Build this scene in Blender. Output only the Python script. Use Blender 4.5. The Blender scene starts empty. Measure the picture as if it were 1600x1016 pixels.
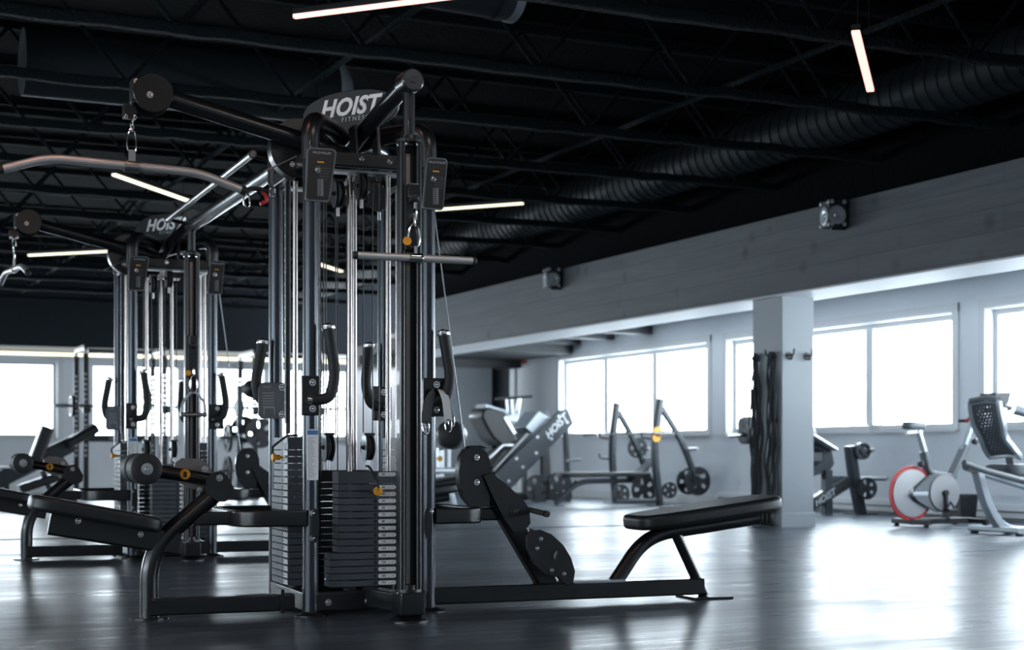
import bpy, bmesh, math, random
from mathutils import Vector, Matrix
random.seed(7)
PI = math.pi
SC = bpy.context.scene
COL = SC.collection

# ------------------------------------------------------------------ camera, world, exposure
EYE = 0.72                      # eye height
YAW = math.radians(-24.9)       # the room's walls stand 24.9 degrees off the view axis
FPX = 2400.0
cd = bpy.data.cameras.new('camera'); cam = bpy.data.objects.new('camera', cd); COL.objects.link(cam)
cam.location = (0, 0, EYE); cam.rotation_euler = (PI/2, 0, YAW)
cd.sensor_width = 36; cd.lens = FPX/1600*36; cd.shift_y = 200/1600
cd.clip_end = 200; cd.clip_start = .05
cd.dof.use_dof = True; cd.dof.focus_distance = 6.9; cd.dof.aperture_fstop = 2.8
SC.camera = cam
W = bpy.data.worlds.new('world'); SC.world = W; W.use_nodes = True
wb = W.node_tree.nodes['Background']
wb.inputs[0].default_value = (.83, .915, 1.0, 1); wb.inputs[1].default_value = 21.0
SC.view_settings.view_transform = 'Standard'; SC.view_settings.look = 'None'
SC.view_settings.gamma = 1; SC.view_settings.use_curve_mapping = False
SC.view_settings.exposure = 0.0
cy = SC.cycles
cy.max_bounces = 8; cy.diffuse_bounces = 5; cy.glossy_bounces = 4; cy.transmission_bounces = 4
cy.transparent_max_bounces = 12; cy.caustics_reflective = False; cy.caustics_refractive = False
cy.sample_clamp_indirect = 6; cy.use_denoising = True

# ------------------------------------------------------------------ materials
def mat(name, col, rough=.5, metal=0., emit=None, strength=0., spec=.5, bump=None, var=None, coat=0.):
    m = bpy.data.materials.new(name); m.use_nodes = True
    nt = m.node_tree; b = nt.nodes['Principled BSDF']
    b.inputs['Base Color'].default_value = (*col, 1); b.inputs['Roughness'].default_value = rough
    b.inputs['Metallic'].default_value = metal; b.inputs['Specular IOR Level'].default_value = spec
    b.inputs['Coat Weight'].default_value = coat
    if emit: b.inputs['Emission Color'].default_value = (*emit, 1); b.inputs['Emission Strength'].default_value = strength
    tc = None
    if bump or var:
        tc = nt.nodes.new('ShaderNodeTexCoord')
    if var:                                    # var = (scale, amount, stretch xyz)
        mp = nt.nodes.new('ShaderNodeMapping'); mp.inputs['Scale'].default_value = var[2]
        n = nt.nodes.new('ShaderNodeTexNoise'); n.inputs['Scale'].default_value = var[0]; n.inputs['Detail'].default_value = 6
        r = nt.nodes.new('ShaderNodeMapRange'); r.inputs[1].default_value = .3; r.inputs[2].default_value = .7
        r.inputs[3].default_value = 1-var[1]; r.inputs[4].default_value = 1+var[1]
        mx = nt.nodes.new('ShaderNodeMix'); mx.data_type = 'RGBA'; mx.blend_type = 'MULTIPLY'; mx.inputs[0].default_value = 1
        mx.inputs[6].default_value = (*col, 1)
        nt.links.new(tc.outputs['Object'], mp.inputs[0]); nt.links.new(mp.outputs[0], n.inputs['Vector'])
        nt.links.new(n.outputs[0], r.inputs[0]); nt.links.new(r.outputs[0], mx.inputs[7]); nt.links.new(mx.outputs[2], b.inputs['Base Color'])
    if bump:                                   # bump = (scale, strength, distance)
        n = nt.nodes.new('ShaderNodeTexNoise'); n.inputs['Scale'].default_value = bump[0]; n.inputs['Detail'].default_value = 4
        bp = nt.nodes.new('ShaderNodeBump'); bp.inputs['Strength'].default_value = bump[1]; bp.inputs['Distance'].default_value = bump[2]
        nt.links.new(tc.outputs['Object'], n.inputs['Vector']); nt.links.new(n.outputs[0], bp.inputs['Height']); nt.links.new(bp.outputs[0], b.inputs['Normal'])
    return m
BLACK = mat('black_powder_coat', (.0065, .0078, .0095), .30, .0, spec=.6, coat=.15)
GRAPH = mat('graphite_steel', (.055, .062, .072), .27, .75)
CHROME = mat('chrome', (.82, .80, .80), .13, 1.)
SATIN = mat('satin_steel', (.55, .55, .56), .32, 1.)
RUB = mat('black_rubber', (.014, .016, .018), .62)
UPH = mat('black_vinyl', (.012, .014, .017), .42, bump=(240, .12, .002))
PLATE = mat('weight_plate_grey', (.075, .088, .105), .5, .1)
IRON = mat('dark_iron', (.022, .025, .029), .45, .2)
WHITE = mat('white_label', (.86, .88, .90), .5)
PALEG = mat('pale_grey_print', (.42, .45, .48), .5)
DIMP = mat('dim_grey_print', (.10, .11, .12), .5)
ORANGE = mat('orange_plastic', (.85, .36, .02), .4)
ROD = mat('polished_guide_rod', (.50, .455, .44), .27, .92)
BARST = mat('brushed_bar_steel', (.62, .61, .61), .40, .65)
BRONZE = mat('brushed_grey_plate', (.30, .27, .26), .38, .9)
RED = mat('red_plastic', (.55, .03, .03), .4)
SILVER = mat('silver_paint', (.42, .46, .50), .38, .5)
SILVERL = mat('light_silver', (.62, .66, .70), .3, .6)
STRAP = mat('grey_webbing', (.60, .61, .62), .85, bump=(400, .3, .002))
BLUEL = mat('blue_label', (.08, .22, .5), .5)
CABLE = mat('coated_cable', (.02, .022, .025), .4)
CABLEC = mat('bright_cable', (.30, .32, .34), .35, .7)
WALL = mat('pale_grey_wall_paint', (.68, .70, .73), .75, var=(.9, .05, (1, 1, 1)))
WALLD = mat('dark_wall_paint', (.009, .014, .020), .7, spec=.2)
WALLG = mat('grey_partition_paint', (.17, .185, .20), .7)
FRAME = mat('window_frame_paint', (.60, .61, .62), .5)
SOFF = mat('white_soffit', (.75, .78, .82), .55)
DARKC = mat('black_ceiling_paint', (.0012, .002, .003), .9, spec=.05, bump=(25, .5, .03))
COAT = mat('black_sprayed_coating', (.0045, .0095, .0125), .85, spec=.16, bump=(38, 1.0, .05))
DUCT = mat('dark_duct', (.018, .025, .03), .6, .2, spec=.3)
DSTEEL = mat('dark_slate_steel', (.035, .042, .050), .38, .3)
DUCTL = mat('pale_duct_end', (.30, .33, .36), .5, .3)
GALV = mat('galvanised_duct', (.014, .019, .023), .55, .4, spec=.3)
JOIST = mat('dark_joist', (.03, .034, .038), .6)
COLM = mat('column_paint', (.33, .36, .39), .45)
FILLW = mat('added_warm_fill', (.9, .6, .5), .4, emit=(1.0, .50, .36), strength=30)  # only for the added fill tube over the left seat
LEDY = mat('led_cream_tube', (.9, .9, .7), .4, emit=(1.0, .93, .66), strength=1.6)
LEDV = mat('led_pink_tube', (.9, .6, .5), .4, emit=(1.0, .43, .37), strength=2.1)
FILLN = mat('added_neutral_fill', (.9, .9, .9), .4, emit=(1.0, .90, .83), strength=48)  # only for the two added neutral fill tubes out of view
LEDS = mat('led_cove_strip', (.9, .9, .7), .4, emit=(1.0, .88, .55), strength=2.2)
SPOT = mat('warm_downlight', (.9, .7, .5), .4, emit=(1.0, .62, .35), strength=1.2)
GREYPL = mat('grey_plastic', (.13, .145, .16), .45)
SIGNM = mat('sign_black', (.012, .012, .013), .4)

def glass_mat():
    m = bpy.data.materials.new('window_glass'); m.use_nodes = True; nt = m.node_tree; nt.nodes.clear()
    o = nt.nodes.new('ShaderNodeOutputMaterial'); t = nt.nodes.new('ShaderNodeBsdfTransparent'); t.inputs[0].default_value = (.95, .97, .97, 1)
    g = nt.nodes.new('ShaderNodeBsdfGlossy'); g.inputs['Roughness'].default_value = .03
    mx = nt.nodes.new('ShaderNodeMixShader'); mx.inputs[0].default_value = .06
    nt.links.new(t.outputs[0], mx.inputs[1]); nt.links.new(g.outputs[0], mx.inputs[2]); nt.links.new(mx.outputs[0], o.inputs[0])
    return m
GLASS = glass_mat()

def floor_mat(name, dark, light, r0, r1, scale):
    m = bpy.data.materials.new(name); m.use_nodes = True; nt = m.node_tree; b = nt.nodes['Principled BSDF']; L = nt.links.new
    tc = nt.nodes.new('ShaderNodeTexCoord')
    def noise(sc, stretch, det=6, ro=.55):
        mp = nt.nodes.new('ShaderNodeMapping'); mp.inputs['Scale'].default_value = stretch
        n = nt.nodes.new('ShaderNodeTexNoise'); n.inputs['Scale'].default_value = sc; n.inputs['Detail'].default_value = det; n.inputs['Roughness'].default_value = ro
        L(tc.outputs['Object'], mp.inputs[0]); L(mp.outputs[0], n.inputs['Vector']); return n
    n1 = noise(scale, (.6, 5.5, 1)); n2 = noise(.9, (1, 1.6, 1), 4); n3 = noise(scale*4, (.35, 7, 1), 5, .7)
    br = nt.nodes.new('ShaderNodeTexBrick'); br.inputs['Scale'].default_value = 1; br.offset = .37
    br.inputs['Brick Width'].default_value = 1.22; br.inputs['Row Height'].default_value = .18; br.inputs['Mortar Size'].default_value = .0025
    br.inputs['Color1'].default_value = (.85, .85, .85, 1); br.inputs['Color2'].default_value = (1.12, 1.12, 1.12, 1); br.inputs['Mortar'].default_value = (.5, .5, .5, 1)
    L(tc.outputs['Object'], br.inputs['Vector'])
    ad = nt.nodes.new('ShaderNodeMath'); ad.operation = 'ADD'; L(n1.outputs[0], ad.inputs[0]); L(n3.outputs[0], ad.inputs[1])
    ad2 = nt.nodes.new('ShaderNodeMath'); ad2.operation = 'ADD'; L(ad.outputs[0], ad2.inputs[0]); L(n2.outputs[0], ad2.inputs[1])
    r = nt.nodes.new('ShaderNodeMapRange'); r.inputs[1].default_value = 1.15; r.inputs[2].default_value = 1.85; L(ad2.outputs[0], r.inputs[0])
    mx = nt.nodes.new('ShaderNodeMix'); mx.data_type = 'RGBA'; mx.inputs[6].default_value = (*dark, 1); mx.inputs[7].default_value = (*light, 1)
    L(r.outputs[0], mx.inputs[0])
    m2 = nt.nodes.new('ShaderNodeMix'); m2.data_type = 'RGBA'; m2.blend_type = 'MULTIPLY'; m2.inputs[0].default_value = 1
    L(mx.outputs[2], m2.inputs[6]); L(br.outputs['Color'], m2.inputs[7]); L(m2.outputs[2], b.inputs['Base Color'])
    rr = nt.nodes.new('ShaderNodeMapRange'); rr.inputs[1].default_value = 1.15; rr.inputs[2].default_value = 1.85
    rr.inputs[3].default_value = r1; rr.inputs[4].default_value = r0; L(ad2.outputs[0], rr.inputs[0]); L(rr.outputs[0], b.inputs['Roughness'])
    bp = nt.nodes.new('ShaderNodeBump'); bp.inputs['Strength'].default_value = .12; bp.inputs['Distance'].default_value = .004
    L(ad.outputs[0], bp.inputs['Height']); L(bp.outputs[0], b.inputs['Normal'])
    b.inputs['Specular IOR Level'].default_value = .42
    return m
FLOOR = floor_mat('dark_wood_look_vinyl', (.026, .036, .048), (.095, .122, .152), .24, .40, 1.3)

def plank_mat():
    m = bpy.data.materials.new('grey_stained_planks'); m.use_nodes = True; nt = m.node_tree; b = nt.nodes['Principled BSDF']; L = nt.links.new
    tc = nt.nodes.new('ShaderNodeTexCoord'); sw = nt.nodes.new('ShaderNodeSeparateXYZ'); cb = nt.nodes.new('ShaderNodeCombineXYZ')
    L(tc.outputs['Object'], sw.inputs[0]); L(sw.outputs['Y'], cb.inputs['X']); L(sw.outputs['Z'], cb.inputs['Y'])
    br = nt.nodes.new('ShaderNodeTexBrick'); br.inputs['Scale'].default_value = 1; br.offset = .41
    br.inputs['Brick Width'].default_value = 3.1; br.inputs['Row Height'].default_value = .19; br.inputs['Mortar Size'].default_value = .004
    br.inputs['Color1'].default_value = (.072, .085, .096, 1); br.inputs['Color2'].default_value = (.095, .108, .12, 1); br.inputs['Mortar'].default_value = (.045, .053, .06, 1)
    L(cb.outputs[0], br.inputs['Vector'])
    n = nt.nodes.new('ShaderNodeTexNoise'); n.inputs['Scale'].default_value = 3; n.inputs['Detail'].default_value = 8
    mp = nt.nodes.new('ShaderNodeMapping'); mp.inputs['Scale'].default_value = (1, .5, 7); L(tc.outputs['Object'], mp.inputs[0]); L(mp.outputs[0], n.inputs['Vector'])
    vo = nt.nodes.new('ShaderNodeTexVoronoi'); vo.inputs['Scale'].default_value = 2.2; L(tc.outputs['Object'], vo.inputs['Vector'])
    kn = nt.nodes.new('ShaderNodeMapRange'); kn.inputs[1].default_value = .03; kn.inputs[2].default_value = .20; kn.inputs[3].default_value = .35; kn.inputs[4].default_value = 1.0
    L(vo.outputs['Distance'], kn.inputs[0])
    r = nt.nodes.new('ShaderNodeMapRange'); r.inputs[1].default_value = .3; r.inputs[2].default_value = .7; r.inputs[3].default_value = .82; r.inputs[4].default_value = 1.15; L(n.outputs[0], r.inputs[0])
    mu = nt.nodes.new('ShaderNodeMath'); mu.operation = 'MULTIPLY'; L(r.outputs[0], mu.inputs[0]); L(kn.outputs[0], mu.inputs[1])
    mx = nt.nodes.new('ShaderNodeMix'); mx.data_type = 'RGBA'; mx.blend_type = 'MULTIPLY'; mx.inputs[0].default_value = 1
    L(br.outputs['Color'], mx.inputs[6]); L(mu.outputs[0], mx.inputs[7]); L(mx.outputs[2], b.inputs['Base Color'])
    b.inputs['Roughness'].default_value = .6
    return m
PLANK = plank_mat()

# ------------------------------------------------------------------ mesh helpers
V = Vector
class MB:
    def __init__(s): s.v = []; s.f = []; s.m = []; s.mats = []
    def mi(s, m):
        if m not in s.mats: s.mats.append(m)
        return s.mats.index(m)
    def add(s, vs, fs, m, M=None):
        o = len(s.v); k = s.mi(m)
        for p in vs:
            p = V(p); s.v.append(M @ p if M is not None else p)
        for f in fs: s.f.append([i+o for i in f]); s.m.append(k)
        return s
    def box(s, lo, hi, m, M=None):
        x0, y0, z0 = lo; x1, y1, z1 = hi
        vs = [(x0,y0,z0),(x1,y0,z0),(x1,y1,z0),(x0,y1,z0),(x0,y0,z1),(x1,y0,z1),(x1,y1,z1),(x0,y1,z1)]
        return s.add(vs, [(0,3,2,1),(4,5,6,7),(0,1,5,4),(1,2,6,5),(2,3,7,6),(3,0,4,7)], m, M)
    def rbox(s, lo, hi, r, m, M=None):        # box with rounded edges
        b = bmesh.new(); bmesh.ops.create_cube(b, size=1)
        c = [(lo[i]+hi[i])/2 for i in range(3)]; d = [hi[i]-lo[i] for i in range(3)]
        for v in b.verts: v.co = V((c[0]+v.co.x*d[0], c[1]+v.co.y*d[1], c[2]+v.co.z*d[2]))
        bmesh.ops.bevel(b, geom=b.edges[:], offset=r, segments=2, profile=.6, affect='EDGES')
        b.verts.index_update()
        s.add([v.co.copy() for v in b.verts], [[v.index for v in f.verts] for f in b.faces], m, M); b.free(); return s
    def sweep(s, pts, sec, m, cap=True, up=(0,0,1), closed=False, scale=None):
        pts = [V(p) for p in pts]; n = len(pts); k = len(sec)
        T = []
        for i in range(n):
            if closed: t = pts[(i+1) % n]-pts[i-1]
            else: t = pts[min(i+1, n-1)]-pts[max(i-1, 0)]
            T.append(t.normalized())
        u = V(up); 
        if abs(T[0].dot(u)) > .97: u = V((0, 1, 0)) if abs(T[0].y) < .9 else V((1, 0, 0))
        N = (u - T[0]*u.dot(T[0])).normalized(); vs = []
        for i in range(n):
            N = N - T[i]*N.dot(T[i]); N = N.normalized() if N.length > 1e-6 else V((0, 1, 0)); B = T[i].cross(N)
            q = scale[i] if scale else 1
            for a, b in sec: vs.append(pts[i] + B*a*q + N*b*q)
        fs = []
        for i in range(n if closed else n-1):
            j = (i+1) % n
            for a in range(k): fs.append((i*k+a, i*k+(a+1) % k, j*k+(a+1) % k, j*k+a))
        if cap and not closed: fs.append(tuple(range(k-1, -1, -1))); fs.append(tuple((n-1)*k+a for a in range(k)))
        return s.add(vs, fs, m)
    def tube(s, pts, r, m, n=14, **kw): return s.sweep(pts, circ(r, n), m, **kw)
    def cyl(s, p0, p1, r, m, r1=None, n=24):
        return s.sweep([p0, p1], circ(r, n), m, scale=[1, (r1/r if r1 is not None else 1)])
    def lathe(s, prof, p0, axis, m, n=32):    # prof = [(distance along axis, radius)]
        a = V(axis).normalized(); t = V((0, 0, 1)) if abs(a.z) < .9 else V((1, 0, 0)); x = a.cross(t).normalized(); y = a.cross(x); vs = []; fs = []
        for d, r in prof:
            for i in range(n):
                w = 2*PI*i/n; vs.append(V(p0)+a*d+x*(r*math.cos(w))+y*(r*math.sin(w)))
        k = len(prof)
        for j in range(k-1):
            for i in range(n): fs.append((j*n+i, j*n+(i+1) % n, (j+1)*n+(i+1) % n, (j+1)*n+i))
        fs.append(tuple(range(n))); fs.append(tuple((k-1)*n+i for i in range(n-1, -1, -1)))
        return s.add(vs, fs, m)
    def prism(s, poly, ext, m):               # 3D outline extruded by vector ext
        ext = V(ext); n = len(poly); vs = [V(p) for p in poly] + [V(p)+ext for p in poly]
        fs = [tuple(range(n-1, -1, -1)), tuple(range(n, 2*n))] + [(i, (i+1) % n, n+(i+1) % n, n+i) for i in range(n)]
        return s.add(vs, fs, m)
    def pad(s, outline, th, r, m, M):         # cushion: outline in xy, thickness in z, rounded rim
        n = len(outline); c = sum((V((x, y, 0)) for x, y in outline), V())/n; nr = []
        for i in range(n):
            a = V((*outline[i-1], 0)); b = V((*outline[(i+1) % n], 0)); d = (b-a).normalized(); q = V((d.y, -d.x, 0))
            if q.dot(V((*outline[i], 0))-c) < 0: q = -q
            nr.append(q)
        rings = []
        for t in range(7):
            w = PI/2*t/6; rings.append((r*(1-math.sin(w)), -th/2+r*(1-math.cos(w))))
        rings = rings + [(o, -z) for o, z in reversed(rings)]
        vs = []
        for o, z in rings:
            for i in range(n): vs.append(V((*outline[i], z)) - nr[i]*o)
        k = len(rings); fs = []
        for j in range(k-1):
            for i in range(n): fs.append((j*n+i, j*n+(i+1) % n, (j+1)*n+(i+1) % n, (j+1)*n+i))
        fs.append(tuple(range(n-1, -1, -1))); fs.append(tuple((k-1)*n+i for i in range(n)))
        return s.add(vs, fs, m, M)
    def text(s, body, size, m, M, depth=.002, shear=0., bold=0., space=1.0):
        key = (body, shear, bold, space, depth/size)
        if key not in TXT:
            c = bpy.data.curves.new('lettering', 'FONT'); c.body = body; c.size = 1; c.shear = shear; c.offset = bold; c.extrude = depth/size/2
            c.align_x = 'CENTER'; c.align_y = 'CENTER'; c.resolution_u = 3; c.space_character = space
            o = bpy.data.objects.new('lettering', c); COL.objects.link(o)
            me = o.evaluated_get(bpy.context.evaluated_depsgraph_get()).to_mesh()
            TXT[key] = ([v.co.copy() for v in me.vertices], [list(p.vertices) for p in me.polygons])
            bpy.data.objects.remove(o); bpy.data.curves.remove(c)
        vs, fs = TXT[key]
        return s.add([v*size for v in vs], fs, m, M)
    def build(s, name, parent=None, bevel=0, flat=False):
        me = bpy.data.meshes.new(name); me.from_pydata([tuple(v) for v in s.v], [], s.f)
        for m in s.mats: me.materials.append(m)
        for p, k in zip(me.polygons, s.m): p.material_index = k; p.use_smooth = not flat
        bm = bmesh.new(); bm.from_mesh(me); bmesh.ops.recalc_face_normals(bm, faces=bm.faces); bm.to_mesh(me); bm.free()
        if not flat: me.set_sharp_from_angle(angle=math.radians(38))
        o = bpy.data.objects.new(name, me); COL.objects.link(o)
        if parent: o.parent = parent
        if not flat and not bevel:
            w_ = o.modifiers.new('weighted_normals', 'WEIGHTED_NORMAL'); w_.keep_sharp = True; w_.weight = 100
        if bevel:
            b = o.modifiers.new('bevel', 'BEVEL'); b.width = bevel; b.segments = 2; b.limit_method = 'ANGLE'; b.angle_limit = math.radians(40)
        return o
TXT = {}
def circ(r, n=16, ry=None): return [(r*math.cos(2*PI*i/n), (ry or r)*math.sin(2*PI*i/n)) for i in range(n)]
def rect(w, h, r=.008, n=3):
    out = []
    for cx, cy_, a0 in ((w/2-r, h/2-r, 0), (-w/2+r, h/2-r, PI/2), (-w/2+r, -h/2+r, PI), (w/2-r, -h/2+r, 3*PI/2)):
        for i in range(n+1): a = a0+PI/2*i/n; out.append((cx+r*math.cos(a), cy_+r*math.sin(a)))
    return out
def fil(pts, r, n=7):
    pts = [V(p) for p in pts]; out = [pts[0]]
    for i in range(1, len(pts)-1):
        p, a, b = pts[i], pts[i-1], pts[i+1]; da = (a-p); db = (b-p); q = min(r, da.length*.48, db.length*.48)
        p0 = p+da.normalized()*q; p1 = p+db.normalized()*q
        for j in range(n+1): t = j/n; out.append(p0*(1-t)**2+p*2*t*(1-t)+p1*t*t)
    out.append(pts[-1]); return out
def frame_from(o, x, z):                       # matrix: local x along x, local z along z
    x = V(x).normalized(); z = V(z).normalized(); y = z.cross(x).normalized(); z = x.cross(y)
    return Matrix(((x.x, y.x, z.x, o[0]), (x.y, y.y, z.y, o[1]), (x.z, y.z, z.z, o[2]), (0, 0, 0, 1)))
def oval_outline(l, w, n=28, p=2.6):
    out = []
    for i in range(n):
        a = 2*PI*i/n; c, s_ = math.cos(a), math.sin(a)
        out.append((l/2*math.copysign(abs(c)**(2/p), c), w/2*math.copysign(abs(s_)**(2/p), s_)))
    return out
def tag(o, label, cat, group=None):
    o['label'] = label; o['category'] = cat
    if group: o['group'] = group
    return o
def struct(o): o['kind'] = 'structure'; return o
def empty(name, loc, rz=0, label=None, cat=None, group=None):
    o = bpy.data.objects.new(name, None); COL.objects.link(o); o.location = loc; o.rotation_euler = (0, 0, rz); o.empty_display_size = .2
    if label: tag(o, label, cat, group)
    return o
def cam2w(xc, yc, z=0):
    c, s_ = math.cos(YAW), math.sin(YAW); return V((xc*c-yc*s_, xc*s_+yc*c, z))
def wy(px, py, Y):                             # the point of the vertical plane y = Y seen at that bearing and elevation
    k = (px-800)/FPX; c, s_ = math.cos(YAW), math.sin(YAW); yc = Y/(k*s_+c); return V((yc*(k*c-s_), Y, EYE-(py-708)/FPX*yc))
def wx(px, py, X):
    k = (px-800)/FPX; c, s_ = math.cos(YAW), math.sin(YAW); yc = X/(k*c-s_); return V((X, yc*(k*s_+c), EYE-(py-708)/FPX*yc))
def wz(px, py, z):
    yc = FPX*(EYE-z)/(py-708); return cam2w((px-800)/FPX*yc, yc, z)
def bolt(mb, p, n, r=.012, m=CHROME):
    mb.lathe([(0, r*1.25), (.003, r*1.25), (.003, r*.9), (.009, r*.85), (.010, r*.55), (.007, r*.4)], p, n, m, 12)

def bolts(parent, items, name='bolt'):
    for it in items:
        k = MB(); bolt(k, *it); k.build(name, parent)
# ------------------------------------------------------------------ room shell
XR, YB = 11.6, 28.5
XL, YF, ZD = -8.0, -6.0, 4.15
SILL, HEAD = .99, 2.27
struct(MB().box((XL-.3, YF-.3, -.1), (XR+.3, YB+3.3, 0), FLOOR).build('floor'))
struct(MB().box((XL-.3, YF-.3, ZD), (XR+.3, YB+3.3, ZD+.2), DARKC).build('ceiling'))
def wall_run(name, axis, fixed, thick, lo, hi, holes, m, top=ZD, head=HEAD, mtop=None):
    """wall along axis with window openings (start, end)"""
    mb = MB()
    def seg(a, b, z0, z1, mm=m):
        if b-a < 1e-4 or z1-z0 < 1e-4: return
        if axis == 'y': mb.box((min(fixed, fixed+thick), a, z0), (max(fixed, fixed+thick), b, z1), mm)
        else: mb.box((a, min(fixed, fixed+thick), z0), (b, max(fixed, fixed+thick), z1), mm)
    seg(lo, hi, 0, SILL); seg(lo, hi, head, top, mtop or m); p = lo
    for a, b in holes: seg(p, a, SILL, head); p = b
    seg(p, hi, SILL, head)
    return struct(mb.build(name, flat=True))
RW = [(-3.2, 1.4), (1.95, 7.75), (8.3, 12.85), (13.39, 17.93), (18.46, 23.07)]
BW = [(-6.6, -1.0), (-.3, 4.21), (4.81, 9.75)]
LW = [(-3, 2.5), (3.5, 9), (16.5, 22), (23, 27.5)]  # unseen left wall: post highlights suggest windows; nearer two placed for front fill
FW = []
wall_run('wall_right', 'y', XR, .3, YF, 24.8, RW, WALL)
wall_run('wall_back', 'x', YB, .3, XL, XR+.3, BW, WALL, top=2.62, head=2.36)
wall_run('wall_left', 'y', XL, -.3, YF, YB, LW, WALL)
wall_run('wall_front', 'x', YF, -.3, XL, XR, FW, WALL)
struct(MB().box((XL, YB-.12, 2.62), (XR, YB+.3, ZD), WALLD).build('wall_upper_back'))
struct(MB().box((XL, YB-.14, 2.545), (XR, YB, 2.62), FRAME).build('trim_1'))
struct(MB().box((XL, YB-.20, 2.43), (10.75, YB, 2.455), FRAME).build('trim_2'))
WN = 0
def window(axis, fixed, a, b, inward, head=HEAD, n=3, outer=.3, glassy=True):
    """frame, mullions, casing, sill and one pane per bay"""
    global WN; WN += 1
    mb = MB(); t = .065; s_ = 1 if outer > 0 else -1
    def bx(m_, a0, a1, d0, d1, z0, z1, mm):
        d0, d1 = sorted((fixed+d0*s_, fixed+d1*s_))
        if axis == 'y': m_.box((d0, a0, z0), (d1, a1, z1), mm)
        else: m_.box((a0, d0, z0), (a1, d1, z1), mm)
    bx(mb, a, b, .10, .18, SILL, SILL+t, FRAME); bx(mb, a, b, .10, .18, head-t, head, FRAME)
    bx(mb, a, a+t, .10, .18, SILL+t, head-t, FRAME); bx(mb, b-t, b, .10, .18, SILL+t, head-t, FRAME)
    w = (b-a)/n
    for i in range(1, n): bx(mb, a+w*i-.07, a+w*i+.07, .04, .19, SILL+t, head-t, FRAME)
    f = struct(mb.build('window_%d' % WN, flat=True))
    c = MB()
    bx(c, a-.11, a-.01, -.02, .0, SILL-.02, head+.10, FRAME); bx(c, b+.01, b+.11, -.02, .0, SILL-.02, head+.10, FRAME)
    bx(c, a-.11, b+.11, -.025, .0, head+.01, head+.11, FRAME); c.build('casing', f, flat=True)
    q = MB(); bx(q, a-.1, b+.1, -.045, .1, SILL-.03, SILL, FRAME); q.build('window_sill', f, flat=True)
    for i in range(n):
        g = MB(); bx(g, a+w*i+.065, a+w*(i+1)-.065, .135, .145, SILL+t, head-t, GLASS); g.build('pane', f, flat=True)
    return f
for a, b in RW: window('y', XR, a, b, -1)
for a, b in BW: window('x', YB, a, b, -1, head=2.36)
for a, b in LW: window('y', XL, a, b, 1, outer=-.3)
for a, b in FW: window('x', YF, a, b, 1, outer=-.3)
# portals make the daylight through the openings sample well
def portal(axis, fixed, a, b, rot, head=HEAD):
    l = bpy.data.lights.new('window_portal', 'AREA'); l.shape = 'RECTANGLE'; l.size = b-a; l.size_y = head-SILL; l.cycles.is_portal = True
    o = bpy.data.objects.new('window_portal', l); COL.objects.link(o)
    c = (a+b)/2; z = (SILL+head)/2; o.location = (fixed, c, z) if axis == 'y' else (c, fixed, z); o.rotation_euler = rot
for a, b in RW: portal('y', XR+.32, a, b, (PI/2, 0, PI/2))
for a, b in BW: portal('x', YB+.32, a, b, (-PI/2, 0, 0), 2.36)
for a, b in LW: portal('y', XL-.32, a, b, (PI/2, 0, -PI/2))
for a, b in FW: portal('x', YF-.32, a, b, (PI/2, 0, 0))

# beam clad in planks, with the low ceiling behind it
struct(MB().box((8.57, YF, 2.24), (9.07, 22.6, 3.0), PLANK).build('wall_beam'))
struct(MB().box((8.50, YF, 2.225), (9.09, 22.6, 2.24), SOFF).build('trim_3'))
struct(MB().box((8.75, YF, 3.0), (8.95, 22.6, ZD), DARKC).build('wall_above_beam'))
struct(MB().box((9.07, YF, 2.66), (XR, 24.8, 2.72), SOFF).build('ceiling_low'))
# partition at the far right, passage opening and soffit over them
struct(MB().box((9.42, 24.8, 0), (11.12, 25.0, 2.5), WALLG).build('wall_partition'))
struct(MB().box((8.57, 22.6, 2.36), (XR, 25.2, 2.52), JOIST).build('ceiling_soffit'))
struct(MB().box((8.57, 24.6, 2.22), (XR+.02, 25.05, 2.36), JOIST).build('trim_4'))
struct(MB().box((11.56, 24.8, 0), (XR+.3, 25.0, 2.5), WALL).build('wall_return'))
d = struct(MB().box((11.12, 25.9, 0), (XR+.3, 25.98, 2.4), mat('dark_door_paint', (.010, .012, .014), .6)).build('door_1'))
MB().box((11.2, 25.86, .95), (11.24, 25.9, 1.1), SATIN).build('door_handle', d)
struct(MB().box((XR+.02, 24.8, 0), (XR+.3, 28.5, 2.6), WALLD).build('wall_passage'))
for i, px in enumerate((1018, 959, 884, 869)):
    pass
# joists under the low ceiling
JY = [wx(px, 530, XR).y for px in (1016, 957, 905, 880)] + []
for i, y in enumerate(JY):
    struct(MB().box((9.07, y-.07, 2.50), (XR, y+.07, 2.66), JOIST).build('trim_%d' % (5+i), flat=True))
# column
COLX, COLY = 8.57, 12.3
cmb = MB().box((COLX, COLY, 0), (COLX+.37, COLY+.5, 2.24), COLM)
col_ = struct(cmb.build('wall_column', bevel=.006))
MB().box((COLX-.012, COLY-.012, 0), (COLX+.382, COLY+.512, .14), COLM).build('baseboard', col_, bevel=.004)
# floor divider strip, skirting
struct(MB().box((XL, 13.28, 0), (8.2, 13.34, .006), IRON).build('trim_20'))
struct(MB().box((XR-.02, 18.2, 0), (XR, 24.8, .12), FRAME).build('baseboard_right'))
struct(MB().box((XL, YB-.02, 0), (XR, YB, .12), FRAME).build('baseboard_back'))
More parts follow.
